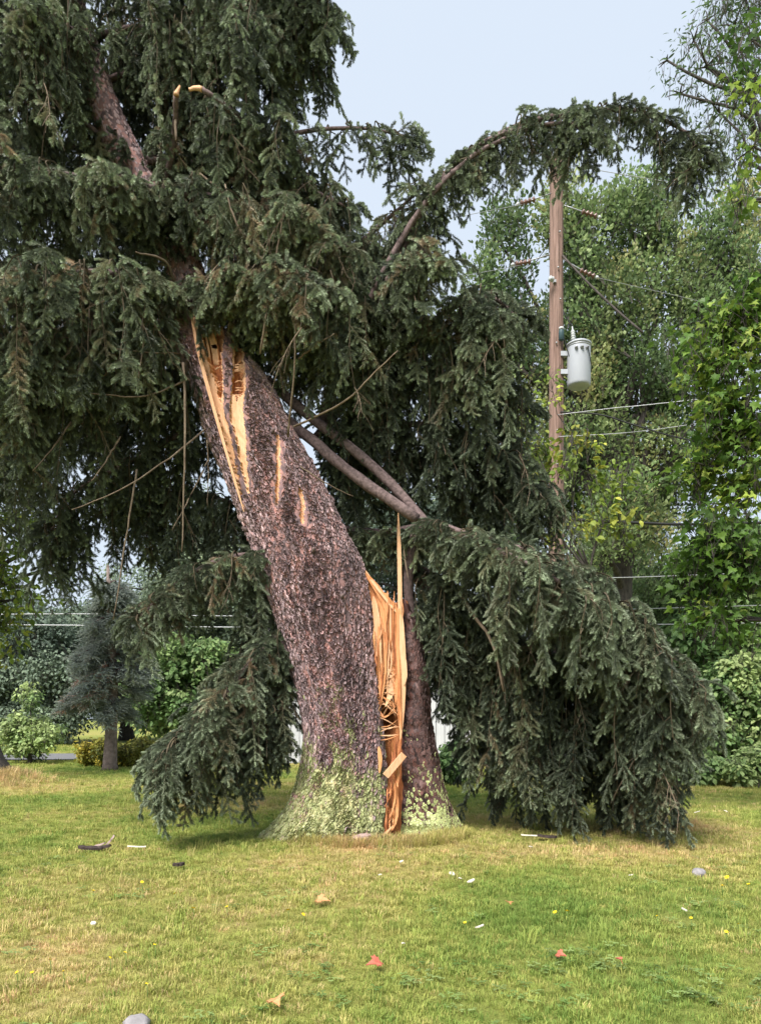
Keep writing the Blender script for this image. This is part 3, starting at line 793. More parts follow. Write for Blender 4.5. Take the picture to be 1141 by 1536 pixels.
scatter("bark_flakes", "plate", PLATES, pp, upper)

# boughs: limb + hanging twigs + needle sprays
def bough(path, r0, r1, hang, n, spread=.35, tint=.4, tj=.30, top=.5, fill=1.0, bare=.03, lean=0.0, gap=0.0, sc=1.0, wid=.08, t0=.05, name="branch"):
    """path [(px, py, d)]; hang: [(t, px length)] of the curtain under the limb"""
    K = 40
    cp = catmull(path, K); cw = [P(*c) for c in cp]
    mb = MB(); tube(mb, cw, [lerp(r0, r1, (i / (K - 1)) ** .8) for i in range(K)], 7, rough=.08)
    limb = mb.build(name, M['limb'], spruce)
    tw = MB(); pts = []
    ht = [h[0] for h in hang]; hl = [h[1] for h in hang]
    for i in range(n):
        t = t0 + (1 - t0) * (i + R()) / n; x = t * (K - 1); k = min(int(x), K - 2)
        if gap and noise.noise(Vector((t * 9, path[0][0] * .1, 3.3))) < -1 + 2 * gap * .5 + (-.0) and R() < .8: continue
        b = cw[k].lerp(cw[k + 1], x - k); d = b.y
        Lh = float(np.interp(t, ht, hl)) / F * d * (U(.45, 1.0) if R() < .75 else U(.2, .5))
        Lh = max(.04, Lh - .20)
        dy = random.gauss(0, spread); dx = random.gauss(0, wid) + lean * R()
        s0 = b; s1 = b + Vector((dx * .5, dy * .5, U(.0, .05) - .05 * abs(dy))); s2 = b + Vector((dx, dy, -.12 * abs(dy) - .03))
        s2.z = max(s2.z, .12)
        e_ = s2 + Vector((U(-.07, .07) + lean * .4 * R(), U(-.07, .07), -Lh)); e_.z = max(e_.z, .06)
        mid = s2.lerp(e_, .5) + Vector((U(-.05, .05), U(-.05, .05), 0))
        cv = [Vector(c) for c in catmull([s0, s1, s2, mid, e_], 12)]
        tube(tw, cv, [lerp(.010, .003, j / 11) for j in range(12)], 3, cap=False)
        # arching sprays along the run-out, hanging sprays down the strand
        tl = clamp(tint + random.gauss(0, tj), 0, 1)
        if R() < top:
            for q_ in range(2):
                p = cv[0].lerp(cv[4], R()); yaw = math.atan2(dy + U(-.3, .3), U(-.6, .6) + dx)
                pts.append((p, (U(-.3, .3), U(-.15, .5), yaw), sc * U(.75, 1.15), 5 + random.randrange(4), tl))
        step = .19 / fill; s = 0.0; Ls = (e_ - s2).length
        while s < Ls:
            u = s / max(Ls, .01); p = cv[5].lerp(cv[11], u) if False else Vector(cv[min(5 + int(u * 6), 11)])
            p.z = s2.z - (s2.z - e_.z) * u
            if p.z > .14:
                if R() < bare: v = 11 + random.randrange(2)
                else: v = random.choice((0, 1, 2, 3, 4, 0, 1, 2, 3, 4, 9, 10))
                zs = sc * U(.7, 1.15); zs = min(zs, max(.35, p.z / .42))
                pts.append((p, (random.gauss(0, .16), random.gauss(0, .2), U(0, 6.283)), zs, v, clamp(tl + random.gauss(0, .08), 0, 1)))
            s += step * U(.7, 1.3)
    # end of the limb carries sprays too
    for q_ in range(5):
        p = cw[-1].lerp(cw[-5], R()); dv = (cw[-1] - cw[-6]); yaw = math.atan2(dv.y, dv.x) + U(-.6, .6)
        pts.append((p, (U(-.3, .3), U(-.2, .5), yaw), sc * U(.8, 1.1), 5 + random.randrange(4), tint))
    t_ = tw.build("twigs", M['twig_green'], limb, False); t_["kind"] = "stuff"
    scatter("needles", "spray", SPRAYS, pts, limb)
    return len(pts)
random.seed(41)
tot = 0
H = lambda *a: list(zip(a[::2], a[1::2]))
BOUGHS = [
 # front left, brightest tiers
 dict(path=[(285, 455, 7.35), (215, 418, 6.9), (120, 408, 6.6), (30, 425, 6.4), (-60, 460, 6.3)], r0=.045, r1=.012, hang=H(0, 70, .2, 190, .5, 230, .8, 260, 1, 200), n=62, spread=.22, tint=.55, top=1.0, fill=1.15, bare=.05, t0=.12),
 dict(path=[(300, 430, 7.5), (220, 480, 7.2), (120, 520, 7.0), (20, 530, 6.9), (-60, 560, 6.9)], r0=.035, r1=.01, hang=H(0, 120, .4, 230, 1, 260), n=48, spread=.25, tint=.3, top=.6, t0=.2),
 dict(path=[(340, 300, 7.5), (250, 285, 7.1), (150, 268, 6.8), (50, 258, 6.6), (-60, 262, 6.5)], r0=.05, r1=.012, hang=H(0, 90, .3, 110, .6, 130, 1, 130), n=60, spread=.22, tint=.55, top=1.0, fill=1.2, bare=.05),
 dict(path=[(300, 310, 7.6), (200, 310, 7.4), (90, 320, 7.3), (-60, 330, 7.2)], r0=.03, r1=.01, hang=H(0, 100, 1, 120), n=50, spread=.3, tint=.2),
 # top left
 dict(path=[(140, 60, 7.4), (90, 40, 7.0), (20, 40, 6.7), (-60, 60, 6.6)], r0=.04, r1=.012, hang=H(0, 130, .5, 190, 1, 200), n=40, spread=.3, tint=.42, top=.8),
 dict(path=[(130, 50, 7.5), (70, 130, 7.2), (0, 180, 7.0), (-60, 200, 7.0)], r0=.03, r1=.01, hang=H(0, 60, .5, 90, 1, 90), n=30, spread=.3, tint=.25),
 dict(path=[(120, -20, 7.4), (60, -40, 7.0), (-60, -30, 6.7)], r0=.04, r1=.012, hang=H(0, 110, 1, 140), n=34, spread=.35, tint=.4),
 dict(path=[(180, 220, 7.55), (110, 170, 7.4), (60, 110, 7.2), (20, 90, 7.1)], r0=.03, r1=.01, hang=H(0, 40, 1, 80), n=16, spread=.2, tint=.35, bare=.12),
 dict(path=[(130, 60, 7.6), (200, 40, 7.5), (260, 60, 7.4), (300, 110, 7.3)], r0=.035, r1=.01, hang=H(0, 60, .5, 130, 1, 140), n=34, spread=.25, tint=.35, bare=.06),
 # top centre column
 dict(path=[(120, -60, 7.4), (230, -60, 7.3), (330, -20, 7.1), (380, 60, 7.0)], r0=.05, r1=.012, hang=H(0, 110, .5, 170, 1, 200), n=44, spread=.25, tint=.4, top=.8),
 dict(path=[(120, -90, 7.5), (300, -110, 7.4), (420, -60, 7.2), (480, 20, 7.2)], r0=.05, r1=.012, hang=H(0, 100, .6, 170, .9, 90, 1, 60), n=46, spread=.22, tint=.4, top=.8),
 dict(path=[(210, 250, 7.6), (280, 190, 7.5), (350, 180, 7.2), (420, 210, 7.1)], r0=.035, r1=.01, hang=H(0, 70, .5, 130, 1, 140), n=40, spread=.25, tint=.4, top=.9),
 dict(path=[(160, 120, 7.6), (270, 80, 7.6), (380, 60, 7.6), (455, 110, 7.6)], r0=.035, r1=.01, hang=H(0, 100, .5, 180, 1, 80), n=40, spread=.3, tint=.15),
 dict(path=[(330, 40, 7.4), (420, 0, 7.4), (475, 10, 7.4), (496, 45, 7.4)], r0=.03, r1=.008, hang=H(0, 120, .7, 110, 1, 60), n=26, spread=.18, tint=.3),
 dict(path=[(190, 240, 7.6), (330, 240, 7.5), (440, 200, 7.4), (540, 192, 7.4), (618, 205, 7.4)], r0=.04, r1=.007, hang=H(0, 90, .45, 90, .6, 50, .75, 45, 1, 30), n=36, spread=.12, tint=.22, wid=.04),
 # centre mass
 dict(path=[(270, 390, 7.6), (340, 330, 7.3), (430, 330, 7.1), (520, 370, 7.0)], r0=.05, r1=.012, hang=H(0, 80, .5, 120, 1, 110), n=48, spread=.25, tint=.62, tj=.2, top=.9, bare=.12, t0=.25),
 dict(path=[(280, 440, 7.5), (330, 415, 7.0), (420, 410, 6.8), (500, 440, 6.8)], r0=.04, r1=.012, hang=H(0, 10, .35, 40, .6, 100, 1, 120), n=44, t0=.12, spread=.15, tint=.6, top=1.0, bare=.10),
 dict(path=[(240, 330, 7.65), (340, 270, 7.6), (430, 270, 7.5), (520, 310, 7.4)], r0=.04, r1=.012, hang=H(0, 60, .5, 100, 1, 110), n=44, spread=.3, tint=.45, bare=.08),
 dict(path=[(300, 500, 7.8), (390, 430, 7.7), (480, 440, 7.6), (560, 480, 7.6)], r0=.04, r1=.012, hang=H(0, 60, .5, 160, 1, 220), n=54, spread=.35, tint=.35, bare=.08),
 dict(path=[(300, 510, 7.9), (400, 500, 7.9), (500, 520, 7.9), (580, 560, 7.8)], r0=.03, r1=.012, hang=H(0, 40, .4, 120, 1, 200), n=50, spread=.35, tint=.25, bare=.05),
 # big arching bough, right
 dict(path=[(480, 640, 7.9), (545, 470, 7.7), (612, 345, 7.5), (700, 236, 7.4), (790, 184, 7.3), (880, 168, 7.2), (955, 166, 7.2), (1030, 200, 7.2), (1054, 250, 7.2)], r0=.06, r1=.010, hang=H(0, 150, .2, 160, .27, 130, .33, 120, .37, 70, .43, 95, .5, 105, .6, 125, .63, 90, .66, 30, .69, 45, .73, 125, .81, 100, .9, 75, 1, 30), n=84, spread=.09, sc=.86, tint=.28, tj=.15, top=.8, fill=1.05, wid=.06),
 dict(path=[(520, 560, 7.8), (575, 440, 7.6), (632, 318, 7.5), (680, 248, 7.4), (750, 202, 7.3), (850, 185, 7.2), (890, 215, 7.1)], r0=.05, r1=.012, hang=H(0, 120, .25, 150, .38, 130, .46, 50, .6, 60, .75, 80, .9, 90, 1, 50), n=42, spread=.08, sc=.86, tint=.4, tj=.15, top=.8, wid=.05, bare=.05),
 dict(path=[(450, 420, 7.8), (530, 370, 7.7), (590, 320, 7.6), (640, 275, 7.5)], r0=.04, r1=.01, hang=H(0, 120, .6, 110, 1, 40), n=32, spread=.16, tint=.4, bare=.08),
 dict(path=[(520, 520, 7.7), (580, 420, 7.4), (625, 380, 7.2), (650, 400, 7.1)], r0=.035, r1=.01, hang=H(0, 110, .5, 130, 1, 60), n=34, spread=.18, tint=.5, bare=.04),
 # right middle curtain
 dict(path=[(470, 660, 7.9), (560, 560, 7.8), (650, 480, 7.6), (730, 445, 7.5), (775, 475, 7.4)], r0=.045, r1=.01, hang=H(0, 60, .35, 130, .65, 190, .9, 110, 1, 60), n=62, spread=.2, tint=.32, top=.8),
 dict(path=[(650, 520, 7.6), (710, 470, 7.3), (742, 480, 7.2)], r0=.03, r1=.01, hang=H(0, 110, .6, 200, 1, 215), n=24, spread=.10, tint=.42, top=.6, wid=.05),
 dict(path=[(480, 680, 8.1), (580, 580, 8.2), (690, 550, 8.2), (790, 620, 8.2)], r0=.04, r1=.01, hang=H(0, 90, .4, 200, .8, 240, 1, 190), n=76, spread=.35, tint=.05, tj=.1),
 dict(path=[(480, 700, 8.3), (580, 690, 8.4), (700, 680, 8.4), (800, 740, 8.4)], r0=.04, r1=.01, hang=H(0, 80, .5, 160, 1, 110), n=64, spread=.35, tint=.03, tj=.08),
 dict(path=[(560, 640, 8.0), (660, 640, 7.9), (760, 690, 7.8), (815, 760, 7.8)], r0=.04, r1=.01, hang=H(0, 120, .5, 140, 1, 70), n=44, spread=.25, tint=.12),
 # lower right heap
 dict(path=[(470, 790, 8.0), (570, 800, 7.85), (660, 790, 7.4), (740, 822, 6.9), (830, 868, 6.6), (910, 930, 6.6)], r0=.06, r1=.012, hang=H(0, 40, .35, 60, .5, 110, .6, 150, .8, 160, 1, 110), n=72, spread=.22, tint=.5, tj=.2, top=1.0, bare=.06),
 dict(path=[(640, 800, 7.7), (740, 812, 7.3), (840, 855, 6.95), (925, 920, 6.85), (995, 995, 6.95), (1040, 1070, 7.1)], r0=.06, r1=.012, hang=H(0, 60, .3, 110, .6, 180, .85, 130, 1, 40), n=84, spread=.28, tint=.36, tj=.18, top=1.0, lean=.06),
 dict(path=[(600, 850, 7.9), (700, 920, 7.8), (770, 970, 7.7), (880, 990, 7.6), (980, 1040, 7.5)], r0=.06, r1=.012, hang=H(0, 60, .4, 260, .7, 260, 1, 200), n=80, spread=.25, tint=.28, top=.8),
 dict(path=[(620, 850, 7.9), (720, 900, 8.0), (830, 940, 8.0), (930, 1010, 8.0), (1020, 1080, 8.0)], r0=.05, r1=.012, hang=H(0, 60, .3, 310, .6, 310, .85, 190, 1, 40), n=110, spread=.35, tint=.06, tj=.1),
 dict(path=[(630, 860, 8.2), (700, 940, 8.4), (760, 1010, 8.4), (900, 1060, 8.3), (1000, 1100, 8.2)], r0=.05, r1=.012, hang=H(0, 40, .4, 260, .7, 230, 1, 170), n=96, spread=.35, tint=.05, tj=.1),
 dict(path=[(890, 910, 7.5), (950, 980, 7.1), (975, 1060, 6.9), (985, 1105, 6.9)], r0=.03, r1=.01, hang=H(0, 110, .5, 220, 1, 160), n=36, spread=.14, tint=.42, top=.8),
 dict(path=[(640, 900, 8.0), (660, 960, 8.1), (690, 1010, 8.1), (740, 1050, 8.1)], r0=.03, r1=.01, hang=H(0, 80, .5, 120, 1, 140), n=26, spread=.2, tint=.15),
 # lower left boughs
 dict(path=[(430, 840, 7.6), (350, 835, 7.4), (270, 870, 7.3), (205, 930, 7.3)], r0=.04, r1=.01, hang=H(0, 60, .4, 95, .7, 100, 1, 60), n=38, spread=.18, tint=.45, top=.9),
 dict(path=[(440, 930, 7.6), (380, 990, 7.2), (322, 1060, 7.0), (270, 1110, 6.9), (246, 1150, 6.9)], r0=.045, r1=.01, hang=H(0, 80, .4, 150, .7, 140, 1, 90), n=56, spread=.2, tint=.42, top=1.0, lean=-.04),
 dict(path=[(440, 960, 7.8), (400, 1020, 7.6), (350, 1060, 7.4), (330, 1100, 7.3)], r0=.035, r1=.01, hang=H(0, 120, .5, 140, 1, 120), n=44, spread=.2, tint=.3, top=.8),
 dict(path=[(440, 880, 7.9), (400, 920, 7.9), (360, 980, 7.9), (330, 1030, 7.9)], r0=.03, r1=.01, hang=H(0, 90, .5, 120, 1, 100), n=34, spread=.22, tint=.2),
 dict(path=[(450, 960, 7.7), (410, 1040, 7.4), (390, 1090, 7.3), (380, 1130, 7.3)], r0=.03, r1=.01, hang=H(0, 80, .5, 80, 1, 60), n=26, spread=.16, tint=.3, top=.7),
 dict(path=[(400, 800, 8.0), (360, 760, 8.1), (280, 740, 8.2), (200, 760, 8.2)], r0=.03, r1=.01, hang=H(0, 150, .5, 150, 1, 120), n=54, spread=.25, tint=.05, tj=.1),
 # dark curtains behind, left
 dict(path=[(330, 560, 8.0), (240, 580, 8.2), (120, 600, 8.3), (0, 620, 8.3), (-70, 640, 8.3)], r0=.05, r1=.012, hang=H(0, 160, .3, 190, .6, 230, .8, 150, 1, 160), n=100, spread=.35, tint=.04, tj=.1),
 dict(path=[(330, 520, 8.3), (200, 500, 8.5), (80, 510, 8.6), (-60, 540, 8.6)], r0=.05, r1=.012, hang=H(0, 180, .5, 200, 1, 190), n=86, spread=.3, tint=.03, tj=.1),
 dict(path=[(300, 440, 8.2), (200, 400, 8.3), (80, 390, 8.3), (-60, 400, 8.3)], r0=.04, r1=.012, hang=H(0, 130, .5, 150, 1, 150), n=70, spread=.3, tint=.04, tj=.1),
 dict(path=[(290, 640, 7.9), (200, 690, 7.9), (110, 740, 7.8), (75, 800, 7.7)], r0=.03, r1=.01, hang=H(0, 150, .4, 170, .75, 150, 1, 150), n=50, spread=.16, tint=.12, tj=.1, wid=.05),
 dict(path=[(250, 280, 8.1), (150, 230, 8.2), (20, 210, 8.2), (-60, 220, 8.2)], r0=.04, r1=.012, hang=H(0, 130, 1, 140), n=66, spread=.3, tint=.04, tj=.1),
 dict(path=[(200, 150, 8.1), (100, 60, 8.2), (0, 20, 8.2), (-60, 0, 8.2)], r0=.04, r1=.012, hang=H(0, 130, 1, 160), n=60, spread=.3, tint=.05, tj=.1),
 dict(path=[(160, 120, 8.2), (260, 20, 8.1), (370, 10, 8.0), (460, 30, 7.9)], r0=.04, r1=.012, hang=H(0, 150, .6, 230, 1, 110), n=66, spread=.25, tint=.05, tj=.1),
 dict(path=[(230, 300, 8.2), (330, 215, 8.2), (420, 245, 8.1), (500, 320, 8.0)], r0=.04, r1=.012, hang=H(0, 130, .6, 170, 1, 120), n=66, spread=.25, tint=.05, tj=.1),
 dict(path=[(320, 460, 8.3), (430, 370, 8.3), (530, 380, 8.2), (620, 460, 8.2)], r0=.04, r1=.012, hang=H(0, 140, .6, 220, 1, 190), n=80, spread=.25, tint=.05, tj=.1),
]
for kw in BOUGHS: tot += bough(**kw)
# the crown goes on above the picture: unseen boughs added for their shade
for kw in (dict(path=[(100, -120, 7.5), (260, -240, 7.2), (400, -200, 7.0)], r0=.05, r1=.012, hang=H(0, 120, 1, 150), n=30),
           dict(path=[(80, -200, 7.5), (-40, -220, 7.0), (-160, -150, 6.6)], r0=.05, r1=.012, hang=H(0, 120, 1, 150), n=30)):
    tot += bough(**kw)
print("sprays", tot)

# bare dead twigs and heavy limbs
def stick(path, w0, w1, m_='twig', name="dead_twig", sides=6, n=14, parent=spruce):
    cw = [P(*c) for c in catmull(path, n)]; mb = MB()
    cw = [c + Vector((U(-.004, .004), U(-.004, .004), U(-.004, .004))) for c in cw]
    tube(mb, cw, [lerp(w0, w1, i / (n - 1)) for i in range(n)], sides, rough=.1)
    return mb.build(name, M[m_], parent)
random.seed(51)
for pth, w in (([(270, 530, 7.1), (225, 529, 6.8), (175, 523, 6.6)], .011), ([(284, 568, 7.1), (215, 594, 6.8), (135, 590, 6.5)], .012),
               ([(308, 643, 7.2), (250, 690, 6.9), (180, 735, 6.7), (108, 765, 6.5)], .012), ([(275, 545, 7.0), (278, 640, 6.9), (275, 740, 6.9), (273, 828, 6.9)], .016),
               ([(106, 633, 6.7), (80, 670, 6.6), (50, 706, 6.5)], .012), ([(142, 580, 6.9), (155, 565, 6.8), (168, 545, 6.7)], .013), ([(205, 705, 7.0), (190, 800, 6.9), (170, 930, 6.9)], .013),
               ([(431, 655, 7.05), (441, 560, 6.8), (445, 425, 6.6)], .014), ([(395, 395, 6.9), (355, 335, 6.8), (337, 276, 6.8)], .017), ([(390, 530, 6.9), (408, 420, 6.7), (430, 292, 6.6)], .014),
               ([(441, 640, 7.1), (520, 600, 6.8), (560, 560, 6.7), (596, 526, 6.6)], .014), ([(447, 538, 7.0), (475, 517, 6.8), (501, 500, 6.7)], .012), ([(446, 495, 6.9), (468, 476, 6.7), (486, 460, 6.7)], .011),
               ([(268, 438, 7.3), (248, 392, 7.0), (204, 378, 6.8)], .020), ([(345, 380, 7.0), (320, 405, 6.9), (305, 430, 6.9)], .010), ([(180, 655, 6.9), (160, 690, 6.8), (137, 722, 6.7)], .012),
               ([(45, 582, 6.6), (25, 605, 6.5), (0, 615, 6.4)], .014), ([(450, 700, 7.2), (490, 725, 7.2), (530, 745, 7.3)], .010), ([(312, 690, 7.2), (285, 745, 7.1), (258, 795, 7.0)], .010), ([(205, 440, 6.8), (215, 500, 6.7), (207, 570, 6.7)], .012),
               ([(135, 450, 6.6), (133, 490, 6.5), (132, 545, 6.5)], .012), ([(690, 890, 7.3), (712, 925, 7.2), (738, 965, 7.1), (755, 1037, 7.0)], .028), ([(310, 660, 7.2), (312, 700, 7.2), (311, 760, 7.2)], .008),
               ([(60, 60, 7.1), (70, 150, 7.0), (62, 240, 7.0)], .016), ([(255, 60, 7.2), (262, 140, 7.1), (264, 210, 7.0)], .034), ([(370, 0, 7.1), (366, 90, 7.0), (371, 170, 7.0)], .018), ([(300, 260, 7.2), (340, 300, 7.1), (365, 390, 7.1)], .014)):
    stick(pth, w * .8, w * .35)
stick([(405, 610, 7.75), (470, 662, 7.5), (530, 712, 7.3), (625, 778, 7.1)], .055, .05, 'limb', "fallen_limb", 10)
stick([(400, 570, 7.8), (468, 628, 7.6), (560, 700, 7.35), (650, 798, 7.15)], .052, .046, 'limb', "fallen_limb", 10)
stick([(345, 352, 7.45), (380, 340, 7.3), (430, 352, 7.2)], .045, .04, 'limb', "fallen_limb", 10)
stick([(620, 800, 7.6), (612, 880, 7.6), (622, 980, 7.6), (632, 1090, 7.6)], .05, .05, 'limb', "fallen_limb", 10)
stick([(100, 105, 7.2), (65, 135, 7.1), (50, 175, 7.0)], .034, .025, 'limb', "fallen_limb", 8)
stick([(240, 300, 7.6), (256, 240, 7.3), (262, 190, 7.1), (264, 143, 6.9)], .030, .024, 'limb', "fallen_limb", 9)
stick([(530, 520, 7.7), (560, 440, 7.45), (600, 362, 7.33), (650, 288, 7.28), (705, 236, 7.27), (760, 206, 7.27)], .036, .016, 'limb', "fallen_limb", 9, 20)
so = stick([(264, 143, 6.85), (266, 136, 6.85), (270, 128, 6.85)], .029, .008, 'wood_pale', "broken_end", 8, 5); so["label"] = "pale snapped end of an upright bough"
stick([(372, 190, 7.2), (345, 165, 7.0), (322, 146, 6.9), (302, 133, 6.86)], .03, .022, 'limb', "fallen_limb", 9)
so = stick([(303, 133.5, 6.86), (296, 131, 6.86), (288, 133, 6.86), (283, 134, 6.86)], .025, .014, 'wood_pale', "broken_end", 8, 6); so["label"] = "pale snapped end of a sideways bough"

# ------------------------------------------------------------------ trees and shrubs of the background
def sag_limb(mb, a, b, r0, r1, n=9, wob=.12):
    a, b = Vector(a), Vector(b); ln = (b - a).length; out = []
    for i in range(n):
        u = i / (n - 1); p = a.lerp(b, u); w = wob * ln * math.sin(math.pi * u)
        out.append(p + Vector((noise.noise(p * .9) * w, noise.noise(p * .9 + Vector((5, 0, 0))) * w, w * .35)))
    tube(mb, out, [lerp(r0, r1, i / (n - 1)) for i in range(n)], 6)
def broad_tree(name, label, base, trunk_top, r0, clumps, proto_set, tint=.45, tj=.2, group=None, cat="tree", scl=1.0, stems=1, trunkmat='grey_bark', upright=0.0, dens=1.0):
    """clumps: (px, py, d, rx_px, ry_px, n)"""
    root = empty(name, tuple(base)); tag(root, label, cat, group)
    mb = MB(); base = Vector(base); tt = Vector(trunk_top)
    mids = [base + (tt - base) * (i / 8) + Vector((noise.noise(Vector((i * .6, base.x, 1))) * .1 * r0 * 4, 0, 0)) for i in range(9)]
    mids[0] = base - Vector((0, 0, .05))
    tube(mb, mids, [r0 * (1.5 if i == 0 else 1.12 if i == 1 else lerp(1, .55, i / 8)) for i in range(9)], 10, rough=.06)
    pts = []
    for (px, py, d, rx, ry, n) in clumps:
        c = P(px, py, d); ax, az = rx / F * d, ry / F * d
        st_ = mids[random.randrange(4, 9)] if R() < .6 else tt
        sag_limb(mb, st_, c, r0 * .38, r0 * .10)
        for w in range(4):
            v = Vector((U(-1, 1) * ax, U(-1, 1) * ax, U(-.6, 1) * az)) * .75; sag_limb(mb, c, c + v, r0 * .09, r0 * .03, 5)
        ct = tint + random.gauss(0, tj * .5)
        for i in range(int(n * dens)):
            while True:
                v = Vector((U(-1, 1), U(-1, 1), U(-1, 1)))
                if .05 < v.length < 1: break
            v = v.normalized() * (v.length ** .6); v *= 1 + .25 * noise.noise(v * 2 + c)
            p = c + Vector((v.x * ax, v.y * ax, v.z * az))
            if p.z < .1: continue
            tl = (v.x * .5 if upright else U(-.4, .4)); 
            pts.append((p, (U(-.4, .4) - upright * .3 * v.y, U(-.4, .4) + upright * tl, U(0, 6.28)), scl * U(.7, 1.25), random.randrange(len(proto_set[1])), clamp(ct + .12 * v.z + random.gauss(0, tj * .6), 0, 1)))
    mb.build("trunk", M[trunkmat], root)
    scatter("crown", proto_set[0], proto_set[1], pts, root)
    return root
def auto_clumps(cx, cy, d, rx, ry, k, n, s=.42, seed=1):
    st = random.getstate(); random.seed(seed); out = []
    for i in range(k):
        a = U(0, 6.28); r_ = math.sqrt(R()) * .8
        out.append((cx + rx * r_ * math.cos(a), cy + ry * r_ * math.sin(a), d + U(-1, 1) * rx / F * d * .6, rx * s * U(.6, 1.2), ry * s * U(.55, 1.0), n))
    random.setstate(st); return out
random.seed(61)
G0 = lambda px, d: Vector(((px - CX) / F * d, d, 0.0))
# tall maple behind the pole: upright leaf plumes
mc_ = [(725, 440, 21, 30, 70, 26), (760, 380, 21, 45, 90, 80), (790, 520, 21, 60, 90, 90), (850, 330, 21, 45, 70, 70), (890, 380, 21, 60, 100, 110), (945, 340, 21, 50, 90, 90), (985, 330, 21, 35, 70, 50), (1000, 420, 21, 55, 90, 100),
       (930, 470, 21, 70, 90, 120), (870, 480, 21, 60, 90, 110), (1050, 480, 21, 50, 80, 80), (960, 560, 21, 80, 80, 120), (880, 580, 21, 70, 80, 100), (1020, 590, 21, 60, 70, 80), (740, 540, 21, 45, 80, 60), (800, 620, 21, 60, 70, 80),
       (695, 470, 21, 16, 60, 8), (1070, 350, 21, 35, 60, 40), (1110, 340, 21, 40, 80, 60), (1100, 420, 21, 50, 70, 70), (900, 670, 21, 70, 40, 60), (980, 680, 21, 60, 50, 60), (1060, 650, 21, 60, 60, 60), (840, 700, 21, 45, 40, 40), (930, 760, 20, 60, 45, 40), (900, 820, 20, 55, 35, 26), (975, 800, 20, 50, 40, 26)]
mc_ = [(a_, b_, c_, d_ * .82, e_ * .86, f_) for a_, b_, c_, d_, e_, f_ in mc_]
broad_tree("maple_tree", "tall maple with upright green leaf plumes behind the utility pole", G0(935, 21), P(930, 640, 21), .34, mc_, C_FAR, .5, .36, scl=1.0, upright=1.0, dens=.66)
broad_tree("maple_tree", "second dark stemmed maple beside the tall one, forking under the cables", G0(885, 23), P(905, 690, 23), .24,
           [(870, 760, 23, 50, 40, 40), (940, 790, 23, 60, 35, 44), (820, 720, 23, 60, 50, 60), (890, 640, 23, 60, 60, 70), (960, 720, 23, 50, 35, 40), (1010, 740, 23, 50, 40, 40), (780, 760, 23, 40, 40, 40)], C_FAR, .3, .2)
# far woods right, low
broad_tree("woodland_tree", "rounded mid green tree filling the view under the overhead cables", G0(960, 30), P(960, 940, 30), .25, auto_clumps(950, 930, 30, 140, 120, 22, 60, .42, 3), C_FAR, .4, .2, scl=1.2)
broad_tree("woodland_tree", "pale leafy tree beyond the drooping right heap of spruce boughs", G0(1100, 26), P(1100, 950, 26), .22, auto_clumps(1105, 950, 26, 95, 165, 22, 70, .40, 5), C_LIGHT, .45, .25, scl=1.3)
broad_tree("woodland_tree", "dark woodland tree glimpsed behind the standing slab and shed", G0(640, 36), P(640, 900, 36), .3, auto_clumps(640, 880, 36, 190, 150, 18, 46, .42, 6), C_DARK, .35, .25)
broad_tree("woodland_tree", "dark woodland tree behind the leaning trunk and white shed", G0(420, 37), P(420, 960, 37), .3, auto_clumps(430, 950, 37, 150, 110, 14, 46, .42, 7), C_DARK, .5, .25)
# left background
broad_tree("woodland_tree", "tall hazy green tree rising behind the light shrub", G0(300, 40), P(300, 900, 40), .35, auto_clumps(300, 860, 40, 130, 120, 18, 50, .42, 31), C_DARK, .6, .25)
broad_tree("woodland_tree", "big blue-green shade tree across the street behind the young tree", G0(40, 34), P(40, 1000, 34), .3, auto_clumps(45, 1000, 34, 130, 105, 20, 60, .42, 8), C_DARK, .35, .2)
broad_tree("woodland_tree", "grey-green shade tree across the street behind the blue spruce", G0(190, 38), P(190, 1000, 38), .3, auto_clumps(200, 980, 38, 110, 110, 16, 56, .42, 9), C_DARK, .45, .2)
broad_tree("overhanging_tree", "yellowing leafy tree reaching in beside the dark spruce curtain", G0(-130, 14), P(-120, 700, 14), .2,
           [(10, 800, 14, 45, 50, 30), (-20, 860, 14, 50, 60, 40), (20, 900, 14, 40, 40, 28), (-10, 960, 14, 40, 50, 24), (40, 770, 14, 30, 30, 14), (90, 850, 15, 22, 50, 12), (100, 800, 15, 20, 40, 10)], C_LIME, .5, .3)
broad_tree("light_shrub", "large light green leafy shrub behind the low left spruce boughs", G0(290, 22), P(290, 1080, 22), .08, auto_clumps(285, 1050, 22, 105, 105, 26, 46, .34, 10), C_LIGHT, .5, .25, cat="shrub", scl=.95)
broad_tree("young_tree", "small pale green young tree near the street edge", G0(45, 19.5), P(45, 1090, 19.5), .05, auto_clumps(45, 1095, 19.5, 42, 45, 12, 22, .42, 11) + [(42, 1048, 19.5, 16, 22, 14)], C_YOUNG, .8, .25, scl=.7)
broad_tree("golden_shrub", "golden yellow shrub left of the grey spruce trunk", G0(150, 18.5), P(150, 1130, 18.5), .04, auto_clumps(148, 1130, 18.5, 25, 28, 10, 26, .45, 12), C_GOLD, .55, .3, cat="shrub", scl=.8)
broad_tree("golden_shrub", "low golden green shrub right of the grey spruce trunk", G0(205, 18.5), P(205, 1140, 18.5), .04, auto_clumps(205, 1134, 18.5, 34, 20, 12, 26, .42, 13), C_GOLD, .35, .3, cat="shrub", scl=.8)
